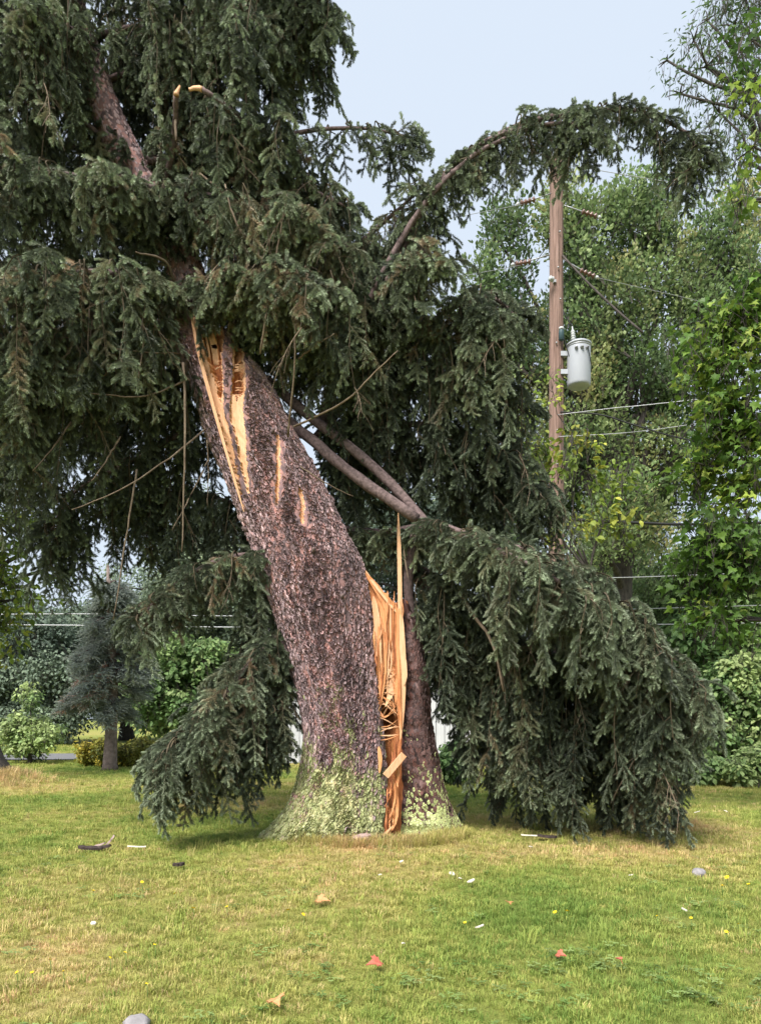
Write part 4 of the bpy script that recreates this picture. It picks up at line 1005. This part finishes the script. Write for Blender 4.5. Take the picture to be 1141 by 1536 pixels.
for k, (px, rx, ry, py, d, t, lb) in enumerate(((1060, 40, 24, 1160, 13.4, .5, "low bright green shrub at the lawn edge by the drooping boughs"), (1120, 40, 26, 1155, 13.2, .7, "taller bright leafed shrub at the lawn edge under the maple"),
                                              (1000, 40, 30, 1140, 14.5, .25, "dim green shrub half hidden by the drooping spruce boughs"), (680, 26, 24, 1140, 13.5, .3, "small dark shrub between stump and the boughs on the lawn"))):
    broad_tree("border_shrub", lb, G0(px, d), P(px, 1160, d), .03, auto_clumps(px, py, d, rx, ry, 9, 22, .45, 20 + k), C_SHRUB, t, .3, cat="shrub", scl=.9)

broad_tree("light_shrub", "tall pale green shrub behind the lawn-edge shrubs, under the overhanging maple", G0(1110, 17.5), P(1110, 1090, 17.5), .07, auto_clumps(1105, 1075, 17.5, 75, 95, 24, 44, .36, 41), C_LIGHT, .6, .35, cat="shrub", scl=.8)
# grey-blue spruce by the street
bs = empty("blue_spruce", G0(165, 17.2)); tag(bs, "grey-blue spruce with bare scarred lower trunk by the golden shrubs", "tree")
mb = MB(); b0 = G0(165, 17.2)
tube(mb, [b0 + Vector((0, 0, -.05)), b0 + Vector((0, 0, .12)), b0 + Vector((0.02, 0, .8)), b0 + Vector((.05, 0, 1.8)), b0 + Vector((.02, 0, 3.2)), b0 + Vector((-.05, 0, 4.6))], [.2, .155, .135, .13, .09, .03], 12, rough=.07)
M['scar_bark'] = simple("scarred_trunk", (0.10, 0.075, 0.065), (0.24, 0.19, 0.17), (1, 1, 1), 12, .85, .6, .02)
mb.build("trunk", M['scar_bark'], bs)
random.seed(71); pts = []
brm = MB()
for i in range(60):
    u = R(); z = lerp(1.25, 4.3, u ** .9); ln = lerp(1.15, .25, u) * U(.6, 1.1); a = U(0, 6.28)
    if math.cos(a) > .2 and z < 1.7: ln *= .5
    s = b0 + Vector((0, 0, z)); dr = Vector((math.cos(a), math.sin(a), 0))
    lo = -.55 if math.cos(a) < 0 else -.25
    e = s + dr * ln + Vector((0, 0, lo * ln + U(-.1, .1)))
    tube(brm, [s, s.lerp(e, .5) + Vector((0, 0, .06)), e], [.025, .018, .008], 4)
    for k in range(int(10 + ln * 26)):
        t = R() ** .7; p = s.lerp(e, t) + Vector((U(-.12, .12), U(-.12, .12), U(-.2, .06)))
        dead = 1.0 if (dr.x < 0 and z < 2.6 and R() < .3) else U(.0, .7)
        pts.append((p, (U(-.3, .3), U(-.2, .5), a + U(-.9, .9)), U(.5, .85), random.randrange(3), dead))
for o in (brm.build("branches", M['limb'], bs),): o["kind"] = "stuff"
scatter("needles", "blue_spruce", C_BLUE[1], pts, bs)

# tree at the left edge with a grassy mound
nb = empty("neighbouring_trunk", (-6.9, 13.2, 0)); tag(nb, "dark flared tree base on a grassy mound near the young tree", "tree")
mb = MB()
tube(mb, [(-6.9, 13.2, -.05), (-6.9, 13.2, .15), (-6.95, 13.2, .45), (-7.0, 13.2, .9), (-7.05, 13.2, 2.5), (-7.1, 13.2, 6)], [.75, .58, .42, .33, .28, .2], 14, rough=.06)
mb.build("trunk", M['grey_bark'], nb)
random.seed(72)
scatter("crown", "near_maple", C_MAPLE[1], [((-7.1 + U(-1.4, .6), 13.2 + U(-1.4, 1.4), U(5.0, 7.5)), (U(-.4, .4), U(-.4, .4), U(0, 6.28)), U(.9, 1.4), random.randrange(5), R()) for i in range(300)], nb)

# sparse yellow-green tree in front of the pole
broad_tree("lime_leaf_tree", "slender tree with sparse yellow-green leaves in front of the pole", G0(880, 12.6), P(885, 860, 12.6), .05,
           [(790, 640, 12.6, 30, 50, 18), (770, 720, 12.6, 20, 40, 8), (860, 680, 12.6, 40, 30, 16), (905, 740, 12.6, 38, 40, 22), (830, 720, 12.8, 25, 50, 12), (900, 790, 12.6, 45, 30, 20), (845, 800, 12.6, 35, 30, 14), (830, 590, 12.8, 14, 30, 5), (800, 690, 12.8, 30, 25, 9), (930, 700, 12.8, 24, 20, 8)], C_LIME, .55, .3, scl=.85)

# maple reaching in from the right: big lobed leaves, the largest ones as parts
random.seed(81)
nm = empty("overhanging_maple", G0(1330, 9.2)); tag(nm, "maple reaching in with broad lobed bright green leaves", "tree")
MCL = [(1085, 480, 9.2, 50, 36, 40), (1125, 500, 9, 45, 50, 50), (1060, 545, 9.2, 40, 40, 36), (1110, 590, 9, 50, 50, 56), (1130, 660, 9, 40, 55, 50), (1075, 640, 9.2, 36, 36, 30), (1060, 700, 9.1, 40, 34, 34), (1115, 730, 9, 45, 45, 44), (1085, 800, 9, 55, 40, 50),
       (1060, 860, 9.2, 40, 45, 40), (1115, 850, 9, 45, 50, 44), (1045, 915, 9.2, 26, 30, 16), (1110, 930, 9.2, 40, 36, 20), (1130, 130, 8.6, 22, 40, 9), (1130, 220, 8.6, 20, 36, 6), (1128, 60, 8.6, 20, 26, 5), (1110, 300, 8.8, 18, 14, 3), (1135, 440, 9, 30, 40, 24)]
mb = MB(); tb = G0(1330, 9.2)
tube(mb, [tb + Vector((0, 0, -.05)), tb + Vector((0, 0, .3)), tb + Vector((.05, 0, 2)), tb + Vector((0, 0, 5)), tb + Vector((.1, 0, 9))], [.33, .24, .2, .17, .08], 12, rough=.06)
singles = []; rest = []
lm = MB()
for px_ in [(0, 0), ]: leaf_geo(lm, Vector((0, 0, 0)), Vector((0, 0, -1)), Vector((0, -1, .2)), 1.0, MAPLE, .2)
tube(lm, [(0, 0, .35), (0.02, .01, .15), (0, 0, 0)], [.012, .01, .012], 3, cap=False)
for c_ in MCL:
    px, py, d, rx, ry, n = c_; c = P(px, py, d); s = Vector((tb.x, tb.y, clamp(c.z + U(-.8, .1), .8, 8)))
    sag_limb(mb, s, c, .045, .012, 9, .06)
    tn = .42 + random.gauss(0, .15) + (.22 if 640 < py < 800 else 0)
    for w in range(5):
        e = c + Vector((U(-1, .6) * rx, U(-1, 1) * rx, U(-1, .5) * ry)) / F * d; sag_limb(mb, c, e, .010, .004, 5)
    for i in range(n):
        v = Vector((random.gauss(0, .5), random.gauss(0, .5), random.gauss(0, .5)))
        p = c + Vector((v.x * rx, v.y * rx * 1.3, v.z * ry)) / F * d; t = clamp(tn + random.gauss(0, .3))
        q_ = to_px(p)
        if q_[0] < 1150 and p.y < d + .05 and R() < .62: singles.append((p, t))
        else: rest.append((p, (U(-.4, .4), U(-.4, .4), U(0, 6.28)), U(.75, 1.1), random.randrange(5), t))
mb.build("trunk", M['grey_bark'], nm)
def plain_leaf(name, stops):
    m_, nt_, o2 = mat(name); oi = N(nt_, "ShaderNodeObjectInfo"); c = ramp(nt_, oi.outputs["Random"], stops)
    b = N(nt_, "ShaderNodeBsdfPrincipled"); L(nt_, c, b.inputs["Base Color"]); b.inputs["Roughness"].default_value = .5
    t = N(nt_, "ShaderNodeBsdfTranslucent"); L(nt_, c, t.inputs[0]); ms = N(nt_, "ShaderNodeMixShader"); ms.inputs[0].default_value = .4
    L(nt_, b.outputs[0], ms.inputs[1]); L(nt_, t.outputs[0], ms.inputs[2]); L(nt_, ms.outputs[0], o2.inputs[0]); return m_
M['leaf_one'] = plain_leaf("single_maple_leaf", [(0.0, (0.045, 0.10, 0.018)), (.5, (0.10, 0.20, 0.03)), (.85, (0.22, 0.33, 0.05)), (1.0, (0.42, 0.46, 0.14))])
lme = lm.mesh("maple_leaf", [M['leaf_one']], False)
random.shuffle(singles)
for p, t in singles[:290]:
    o = bpy.data.objects.new("leaf", lme); COL.objects.link(o); o.parent = nm; o.location = p - nm.location
    o.rotation_euler = (U(-.9, .7), U(-.5, .5), U(0, 6.28)); s = U(.075, .13); o.scale = (s, s, s)
scatter("crown", "near_maple", C_MAPLE[1], rest, nm)

# narrow-leaved tree against the sky, top right
broad_tree("narrow_leaf_tree", "tree with fine narrow leaves showing dark against the sky", G0(1360, 12), P(1300, 300, 12), .16,
           [(1060, 100, 12, 45, 40, 26), (1100, 40, 12, 45, 45, 44), (1130, 120, 12, 40, 60, 56), (1080, 170, 12, 50, 35, 34), (1120, 230, 12, 35, 40, 34), (1020, 140, 12, 30, 14, 6), (1040, 60, 12, 20, 30, 6), (1060, 30, 12, 18, 30, 7), (1115, -10, 12, 40, 30, 40), (1125, 300, 12, 25, 30, 8), (1000, 90, 12, 18, 6, 3)],
           C_LANCE, .1, .15, scl=.75, dens=.7)

# ------------------------------------------------------------------ white shed seen through the gaps
M['siding'] = simple("white_siding", (.42, .43, .45), (.52, .53, .55), (3, 1, .3), 6, .6, .1)
M['roof'] = simple("shed_roof", (.10, .10, .10), (.18, .17, .17), (1, 1, 1), 20, .9)
M['trim'] = simple("white_trim", (.52, .52, .54), (.6, .6, .6), (1, 1, 1), 6, .55, .05)
sd = 19.5; x0, x1 = (398 - CX) / F * sd, (705 - CX) / F * sd
shed = empty("white_shed", ((x0 + x1) / 2, sd, 0)); tag(shed, "white shed with vertical siding glimpsed behind the leaning trunk", "shed")
mb = MB(); box(mb, ((x0 + x1) / 2, sd + 2, 1.4), x1 - x0 - .06, 3.9, 2.9); mb.build("wall", M['siding'], shed, False)
nb_ = 24; bw = (x1 - x0) / nb_
bm_ = MB(); box(bm_, (0, 0, 0), bw * .93, .05, 2.84); bme = bm_.mesh("board", [M['siding']], False)
for i in range(nb_):
    o = bpy.data.objects.new("board", bme); COL.objects.link(o); o.parent = shed
    o.location = Vector((x0 + bw * (i + .5), sd + U(-.004, .004), 1.43)) - shed.location
mb = MB(); xm = (x0 + x1) / 2
mb.add([(x0 - .25, sd - .3, 2.8), (x1 + .25, sd - .3, 2.8), (x1 + .25, sd + 4.2, 2.8), (x0 - .25, sd + 4.2, 2.8), (x0 - .25, sd + 2, 3.9), (x1 + .25, sd + 2, 3.9)], [(0, 1, 5, 4), (2, 3, 4, 5), (0, 4, 3), (1, 2, 5), (0, 3, 2, 1)]); mb.build("roof", M['roof'], shed, False)
mb = MB(); box(mb, (x0 + .05, sd - .04, 1.4), .12, .06, 2.8); mb.build("corner_trim", M['trim'], shed, False)
mb = MB(); box(mb, (x1 - .05, sd - .04, 1.4), .12, .06, 2.8); mb.build("corner_trim", M['trim'], shed, False)

# ------------------------------------------------------------------ utility pole, transformer, wires
PD = 15.0
def X(px, d=PD): return (px - CX) / F * d
def Z(py, d=PD): return CAMH + (HY - py) / F * d
m, nt, o_ = mat("weathered_pole"); v = coords(nt, (1, 1, .05))
n1 = noise_t(nt, v, 28, 5, .65, .4); n2 = noise_t(nt, coords(nt), 2.2, 3)
c = ramp(nt, n1, [(.32, (.09, .052, .042)), (.5, (.23, .142, .115)), (.7, (.34, .225, .19))]); c = mixc(nt, math_(nt, 'MULTIPLY', n2, .3), c, (.16, .15, .12))
finish(nt, o_, c, .85, n1, .9, .02, .2); M['pole'] = m
M['grey_metal'] = simple("painted_grey_metal", (.33, .35, .385), (.39, .41, .445), (1, 1, .4), 5, .42, .05, .01, .5)
M['galv'] = simple("galvanised_steel", (.28, .29, .30), (.42, .43, .44), (1, 1, 1), 20, .5, .1, .01, .5, .6)
M['porcelain'] = simple("brown_porcelain", (.09, .045, .033), (.17, .085, .06), (1, 1, 1), 10, .3, .05, .01, .6)
M['grey_porc'] = simple("grey_porcelain", (.40, .42, .42), (.52, .54, .54), (1, 1, 1), 10, .35, .05, .01, .5)
M['cable'] = simple("black_cable", (.012, .012, .013), (.03, .03, .03), (1, 1, 1), 20, .6)
M['alu'] = simple("bare_aluminium_wire", (.30, .31, .32), (.42, .43, .44), (1, 1, 1), 20, .45, .05, .01, .5, .3)
M['teal'] = simple("dark_teal_polymer", (.03, .06, .07), (.05, .09, .10), (1, 1, 1), 10, .5)
pole = empty("utility_pole", (X(834), PD, 0)); tag(pole, "weathered brown wooden utility pole carrying the grey transformer", "utility pole")
mb = MB(); npz = 40; topz = Z(238)
vs_ = []
for i in range(npz):
    z = -.05 + (topz + .05) * i / (npz - 1); r_ = lerp(.165, .125, i / (npz - 1))
    for j in range(24):
        a = 6.2832 * j / 24; rr = r_ * (1 + .03 * noise.noise(Vector((math.cos(a) * 5, math.sin(a) * 5, z * .4))))
        vs_.append((X(834) + .02 * noise.noise(Vector((0, 0, z * .3))) + rr * math.cos(a), PD + rr * math.sin(a), z))
mb.add(vs_, [(i * 24 + j, i * 24 + (j + 1) % 24, (i + 1) * 24 + (j + 1) % 24, (i + 1) * 24 + j) for i in range(npz - 1) for j in range(24)] + [tuple((npz - 1) * 24 + j for j in range(24))])
mb.build("shaft", M['pole'], pole)
for py in (355, 408, 455, 520, 590, 650, 700):
    mb = MB(); lathe(mb, (X(834) + U(-.08, .05), PD - .155, Z(py)), [(.018, 0), (.018, .02), (.01, .03)], 8, (0, -1, 0)); mb.build("bolt", M['galv'], pole)
mb = MB(); lathe(mb, (X(826), PD - .2, Z(428)), [(.03, 0), (.055, .02), (.03, .05), (.055, .08), (.02, .10)], 14, (-.8, -.5, 0)); mb.build("spool_insulator", M['grey_porc'], pole)
mb = MB(); box(mb, (X(829), PD - .1, Z(428)), .05, .14, .05); mb.build("bracket", M['galv'], pole, False)
def insulator(px, py, dirv, n=4, nm="strain_insulator"):
    c = Vector((X(px), PD - .02, Z(py))); dv = Vector(dirv).normalized(); prof = []
    for k in range(n): prof += [(.02, k * .085), (.055, k * .085 + .02), (.05, k * .085 + .045), (.025, k * .085 + .06)]
    mb = MB(); lathe(mb, c - dv * n * .0425, prof, 14, dv); o = mb.build(nm, M['porcelain'], pole); 
    mb = MB(); lathe(mb, c + dv * (n * .0425), [(.03, 0), (.035, .03), (.012, .07)], 10, dv); mb.build("end_cap", M['grey_porc'], o)
    return c
def rod(a, b, r_, m_, name, parent, sag=0.0, n=10):
    a, b = Vector(a), Vector(b); pts_ = [a.lerp(b, i / (n - 1)) - Vector((0, 0, sag * 4 * (i / (n - 1)) * (1 - i / (n - 1)))) for i in range(n)]
    mb = MB(); tube(mb, pts_, [r_] * n, 6); return mb.build(name, M[m_], parent)
ii = [(783, 395, (-1, -.1, -.22), 822, 384), (790, 303, (-1, -.1, -.35), 826, 292), (881, 411, (1, .1, -.35), 845, 392), (884, 322, (1, .1, -.25), 845, 310)]
for (px, py, dv, qx, qy) in ii:
    insulator(px, py, dv); rod((X(qx), PD - .05, Z(qy)), (X(px) , PD - .02, Z(py)), .012, 'galv', "tie_rod", pole, 0, 4)
rod((X(842), PD - .1, Z(388)), (X(932), PD - 1.2, Z(498, PD - 1.2)), .020, 'grey_bark', "insulated_drop_cable", pole, .06)
# transformer hung on the pole: a thing of its own
tx, tz0, tz1 = X(865.5), Z(582), Z(520)
tr = empty("transformer", (tx, PD - .12, tz0)); tag(tr, "grey cylindrical pole transformer with ribbed bushing on its lid", "transformer")
rr = 17.2 / F * PD
mb = MB(); lathe(mb, (tx, PD - .12, tz0), [(rr * .86, -.03), (rr * .97, 0), (rr * .97, .03), (rr, .05), (rr, tz1 - tz0 - .06), (rr * 1.0, tz1 - tz0 - .04)], 36); mb.build("tank", M['grey_metal'], tr)
mb = MB(); lathe(mb, (tx, PD - .12, tz1 - .05), [(rr * 1.05, 0), (rr * 1.06, .035), (rr * .9, .06), (rr * .4, .085), (.02, .09)], 36); mb.build("lid", M['grey_metal'], tr)
mb = MB(); lathe(mb, (tx, PD - .12, tz1 - .09), [(rr * 1.015, 0), (rr * 1.02, .02), (rr * 1.015, .03)], 36); mb.build("lid_clamp", M['galv'], tr)
prof = []
for k in range(5): prof += [(.030, k * .045), (.062 - k * .004, k * .045 + .012), (.035, k * .045 + .03)]
mb = MB(); lathe(mb, (X(857), PD - .15, tz1 + .02), prof + [(.015, .24), (.012, .30)], 16, (-.08, 0, 1)); mb.build("bushing", M['grey_porc'], tr)
for dx in (-.10, .10, .0):
    mb = MB(); lathe(mb, (tx + dx, PD - .12 - math.sqrt(max(rr * rr - dx * dx, .001)), Z(533)), [(.035, 0), (.03, .03), (.02, .05), (.012, .08)], 10, (dx * 2, -1, -.1)); mb.build("terminal", M['galv'], tr)
for zz in (Z(535), Z(562)):
    mb = MB(); box(mb, ((X(842) + tx - rr) / 2 + .02, PD - .1, zz), abs(tx - rr - X(842)) + .14, .10, .09); mb.build("mounting_bracket", M['grey_metal'], tr, False)
mb = MB(); lathe(mb, (X(838), PD - .2, Z(518)), [(.035, 0), (.05, .01), (.05, .17), (.045, .2), (.03, .22)], 14); o = mb.build("arrester", M['teal'], tr)
mb = MB(); lathe(mb, (X(838), PD - .2, Z(502)), [(.052, 0), (.05, .04), (.02, .055)], 14); mb.build("arrester_cap", M['grey_porc'], o)
for a, b in (((X(857), PD - .15, tz1 + .3), (X(842), PD - .12, Z(470))), ((X(840), PD - .2, Z(505)), (X(851), PD - .2, Z(545))), ((tx + .1, PD - .4, Z(533)), (X(884), PD - .2, Z(560)))):
    rod(a, b, .009, 'cable', "lead_wire", tr, .03)
# overhead wires
def wire(pts_px, r_, m_, label, name="overhead_wire", group=None):
    pts_ = [P(*q_) for q_ in catmull(pts_px, 40)]; mb = MB(); tube(mb, pts_, [r_] * 40, 6); o = mb.build(name, M[m_]); tag(o, label, "wire", group); return o
wire([(-260, 925, 24), (100, 921, 24), (400, 924, 24), (900, 915, 24), (1400, 900, 24)], .014, 'alu', "thin pale wire, upper of two crossing behind the blue spruce")
wire([(-260, 936, 24), (100, 938, 24), (400, 941, 24), (900, 938, 24), (1400, 930, 24)], .017, 'alu', "thicker pale wire, lower of two crossing behind the blue spruce")
wire([(834, 778, 15), (950, 784, 15.2), (1070, 786, 15.4), (1400, 775, 16)], .028, 'cable', "thick black cable running right from the pole below the transformer")
wire([(834, 868, 15.1), (950, 866, 15.4), (1060, 862, 15.8), (1400, 850, 17)], .009, 'alu', "thin pale cable running right, lowest on the pole")
wire([(837, 622, 14.85), (920, 612, 14.4), (1000, 604, 14), (1400, 560, 12.5)], .007, 'alu', "pale wire rising right just under the transformer")
wire([(837, 655, 14.85), (950, 648, 14.6), (1075, 631, 14.4), (1400, 585, 13.5)], .007, 'alu', "pale wire second below the transformer, rising right")
wire([(840, 618, 14.85), (900, 622, 14.6), (960, 640, 14.5), (1060, 665, 14.4), (1400, 720, 14)], .014, 'cable', "black drop wire sagging away below the transformer")
wire([(783, 397, 14.98), (640, 425, 14.2), (300, 500, 13), (-100, 560, 12)], .005, 'galv', "primary wire leaving the lower left insulator into the spruce")
wire([(790, 305, 14.98), (660, 330, 14.4), (300, 400, 13), (-100, 450, 12)], .005, 'galv', "primary wire leaving the upper left insulator into the spruce")
wire([(881, 413, 14.98), (1000, 440, 15.4), (1141, 470, 16), (1400, 500, 17)], .005, 'galv', "primary wire leaving the lower right insulator into the maple")
wire([(834, 244, 15), (950, 264, 15), (1050, 280, 15), (1141, 296, 15), (1400, 335, 15)], .007, 'alu', "primary wire crossing open sky right of the arching bough")
wire([(600, 655, 15.2), (790, 662, 15.1), (834, 660, 14.85)], .007, 'alu', "short pale wire reaching the pole from the spruce side")

# ------------------------------------------------------------------ small things on the lawn
random.seed(91)
def gpt(px, py):
    d = CAMH * F / (py - HY); x = (px - CX) / F * d; return Vector((x, d, ground_h(x, d)))
M['petal'] = simple("yellow_petal", (.75, .50, .01), (.85, .62, .03), (1, 1, 1), 40, .6)
M['stem'] = simple("green_stem", (.08, .14, .03), (.14, .2, .05), (1, 1, 1), 20, .7)
M['white_bit'] = simple("pale_wood_chip", (.50, .45, .37), (.70, .66, .58), (1, 1, .3), 30, .7)
M['orange_leaf'] = simple("orange_dead_leaf", (.42, .19, .08), (.56, .29, .13), (1, 1, 1), 30, .6)
M['red_leaf'] = simple("red_dead_leaf", (.34, .08, .05), (.48, .15, .10), (1, 1, 1), 30, .6)
M['stone'] = simple("grey_stone", (.17, .16, .165), (.32, .30, .31), (1, 1, 1), 14, .85, .6, .02)
M['dark_chip'] = simple("dark_bark_piece", (.02, .014, .012), (.07, .05, .045), (1, 1, 1), 30, .85, .7, .01)
M['pink_chip'] = simple("pinkish_bark_underside", (.26, .18, .17), (.44, .33, .32), (1, 1, 1), 30, .7)
fl = MB(); 
for k in range(14):
    a = 6.2832 * k / 14; leaf_geo(fl, Vector((0, 0, 0)), Vector((math.cos(a), math.sin(a), .25)), Vector((0, 0, 1)), .021, OVAL, .15, 0)
lathe(fl, (0, 0, -.002), [(.006, 0), (.008, .006), (.003, .010)], 8, None, 0)
fme = fl.mesh("flower_head", [M['petal']], False)
sm_ = MB(); tube(sm_, [(0, 0, -.075), (.004, .002, -.04), (0, 0, 0)], [.0022, .002, .0018], 5); sme = sm_.mesh("stem", [M['stem']])
FL = [(220, 1493), (290, 1378), (140, 1352), (262, 1358), (95, 1473), (48, 1474), (25, 1474), (188, 1444), (165, 1452), (232, 1432), (340, 1377), (75, 1455), (432, 1384), (832, 1388), (850, 1386), (985, 1394), (1108, 1407), (1089, 1419), (1090, 1332), (1083, 1344), (1122, 1341), (1036, 1397), (697, 1406), (213, 1339), (455, 1391)]
for i, (px, py) in enumerate(FL):
    g = gpt(px, py); s = U(.42, .72) * clamp(g.y / 4.5, .8, 1.3)
    r0 = empty("yellow_flower", (g.x, g.y, g.z)); tag(r0, "small yellow dandelion-like flower standing in the lawn", "flower", "yellow flowers scattered over the lawn")
    h_ = bpy.data.objects.new("flower_head", fme); COL.objects.link(h_); h_.parent = r0; h_.location = (0, 0, .072); h_.scale = (s, s, s); h_.rotation_euler = (U(.1, .7), U(-.3, .3), U(0, 6))
    t_ = bpy.data.objects.new("stem", sme); COL.objects.link(t_); t_.parent = r0; t_.location = (0, 0, .072)
def chip(px, py, L_, W_, T_, m_, name, label, cat, rz=0.0, tilt=0.15, lift=.025, group=None, curl=.04):
    g = gpt(px, py); mb = MB(); vs_ = []; K = 7
    for i in range(K):
        u = i / (K - 1) - .5; w = W_ * .5 * (1 - (abs(u) * 2) ** 4 * .5) * U(.55, 1.15); zz = curl * L_ * (u * u * 4) * .5 + U(-.1, .1) * T_
        vs_ += [(u * L_, -w, zz), (u * L_, w, zz + U(-.2, .2) * T_), (u * L_, w * .9, zz + T_), (u * L_, -w * .9, zz + T_)]
    fs_ = [(0, 1, 2, 3), tuple(4 * K - 1 - k for k in range(4))]
    for i in range(K - 1):
        for k in range(4): fs_.append((i * 4 + k, (i + 1) * 4 + k, (i + 1) * 4 + (k + 1) % 4, i * 4 + (k + 1) % 4))
    rm = Euler((U(-.2, .2), tilt, rz)).to_matrix()
    mb.add([Vector(g) + Vector((0, 0, lift)) + rm @ Vector(v_) for v_ in vs_], fs_)
    o = mb.build(name, M[m_], None, False)
    tag(o, label, cat, group); return o
chip(135, 1280, .20, .07, .02, 'dark_chip', "bark_piece", "dark curled strip of bark on the lawn, left of the pink-tipped one", "bark", .2, .1, .03)
chip(155, 1279, .16, .06, .02, 'dark_chip', "bark_piece", "dark bark strip lying against the pink torn bark piece", "bark", -.3, -.2, .035)
chip(166, 1273, .12, .06, .012, 'pink_chip', "bark_piece", "upturned pinkish bark piece sticking out of the grass", "bark", .4, -.9, .06)
chip(150, 1276, .12, .05, .012, 'pink_chip', "bark_piece", "flat pinkish piece of bark between the dark strips", "bark", -.4, -.3, .04)
chip(205, 1279, .16, .025, .012, 'white_bit', "wood_chip", "thin pale stick by the bark strips on the lawn", "wood chip", .1, .05, .04)
chip(268, 1307, .09, .05, .02, 'dark_chip', "bark_piece", "small lone dark bark crumb on the dry grass", "bark", .5, 0, .035)
chip(820, 1264, .19, .09, .018, 'dark_chip', "bark_piece", "dark lump of bark on dry grass by the drooping boughs", "bark", .1, .1, .03)
chip(795, 1264, .18, .025, .012, 'white_bit', "wood_chip", "thin pale stick beside the dark lump of bark", "wood chip", .05, .05, .045)
W = [(678, 1322, .09, .06), (706, 1335, .11, .05), (690, 1330, .05, .04), (796, 1283, .08, .06), (719, 1405, .11, .03), (605, 1432, .10, .03), (1026, 1378, .09, .02), (946, 1325, .06, .025), (1045, 1225, .14, .04), (1088, 1224, .09, .03), (602, 1303, .06, .05), (570, 1322, .06, .03), (140, 1395, .055, .05), (38, 1508, .05, .04), (272, 1475, .07, .02), (286, 1465, .05, .04), (680, 1461, .05, .04), (848, 1320, .05, .03), (722, 1325, .04, .03), (715, 1218, .12, .05)]
for px, py, l, w in W[:13]:
    chip(px, py, l * .55, w * .6, .006, 'white_bit', "wood_chip", "small pale chip of torn wood fallen on the lawn", "wood chip", U(-1.4, 1.4), U(-.4, .4), .045, "pale wood chips scattered over the lawn", U(-.1, .08))
def dead_leaf(px, py, s, m_, label):
    g = gpt(px, py); mb = MB(); a = U(0, 6.28); b = Vector((math.cos(a), math.sin(a), 0)) * s * .5
    leaf_geo(mb, Vector(g) + Vector((0, 0, .05)) - b, Vector((math.cos(a), math.sin(a), .15)), Vector((U(-.3, .3), -.5, .9)), s, MAPLE, .25)
    n_ = len(mb.v); k = len(MAPLE)
    mb.add([Vector(v_) - Vector((0, 0, .003)) for v_ in mb.v[:n_]], [(0, 1 + (i + 1) % k, 1 + i) for i in range(k)] )
    tube(mb, [Vector(g) + Vector((0, 0, .05)) - b, Vector(g) + Vector((0, 0, .03)) - b * 1.6], [.0015, .001], 4)
    o = mb.build("fallen_leaf", M[m_], None, False); tag(o, label, "leaf")
dead_leaf(560, 1460, .075, 'red_leaf', "bright red fallen leaf in the grass")
dead_leaf(485, 1362, .085, 'orange_leaf', "lone orange fallen leaf on dry grass in front of the stump")
dead_leaf(415, 1517, .08, 'orange_leaf', "orange-brown fallen leaf among clover")
dead_leaf(842, 1449, .05, 'red_leaf', "small red fallen leaf on bright green grass")
dead_leaf(926, 1453, .04, 'red_leaf', "tiny dull red fallen leaf on bright green grass, smaller of two")
dead_leaf(764, 1369, .06, 'orange_leaf', "rust coloured fallen leaf on the yellow grass")
def stone(px, py, s, label, flat=.6):
    g = gpt(px, py); bm = bmesh.new(); bmesh.ops.create_icosphere(bm, subdivisions=3, radius=s)
    for v_ in bm.verts:
        n_ = noise.noise(v_.co * (1.4 / s) + Vector((px, 0, 0))) * .28 + noise.noise(v_.co * (4 / s)) * .08
        v_.co *= 1 + n_; v_.co.z *= flat
        v_.co += Vector(g) + Vector((0, 0, s * flat * .5))
    me = bpy.data.meshes.new("stone"); bm.to_mesh(me); bm.free(); me.materials.append(M['stone']); me.polygons.foreach_set("use_smooth", [True] * len(me.polygons))
    o = link("stone", me); tag(o, label, "stone")
stone(205, 1534, .055, "grey stone half sunk in clover")
stone(1048, 1317, .05, "small grey stone on the green lawn near yellow flowers", .8)
# torn root and bark rubble at the foot of the split
for k, (px, py, l, w, m_, lb) in enumerate(((545, 1262, .20, .09, 'pink_chip', "pinkish torn root lump at the foot of the split trunk"), (525, 1252, .12, .06, 'dark_chip', "dark bark scrap against the foot of the leaning trunk"), (572, 1268, .12, .07, 'dark_chip', "dark rotten wood scrap under the split"), (556, 1272, .14, .05, 'pink_chip', "flat pinkish bark slip in front of the torn root"))):
    d = 6.98 if k != 1 else 6.95
    x = (px - CX) / F * d; mb = MB()
    bm = bmesh.new(); bmesh.ops.create_icosphere(bm, subdivisions=3, radius=1)
    for v_ in bm.verts:
        v_.co *= 1 + .35 * noise.noise(v_.co * 1.6 + Vector((k * 3, 0, 0))) + .12 * noise.noise(v_.co * 5)
        v_.co = Vector((v_.co.x * l * .5, v_.co.y * .07, v_.co.z * w * .6)) + Vector((x, d, ground_h(x, d) + w * .45))
    me = bpy.data.meshes.new("root_lump"); bm.to_mesh(me); bm.free(); me.materials.append(M[m_])
    o = link("root_piece", me); tag(o, lb, "root")
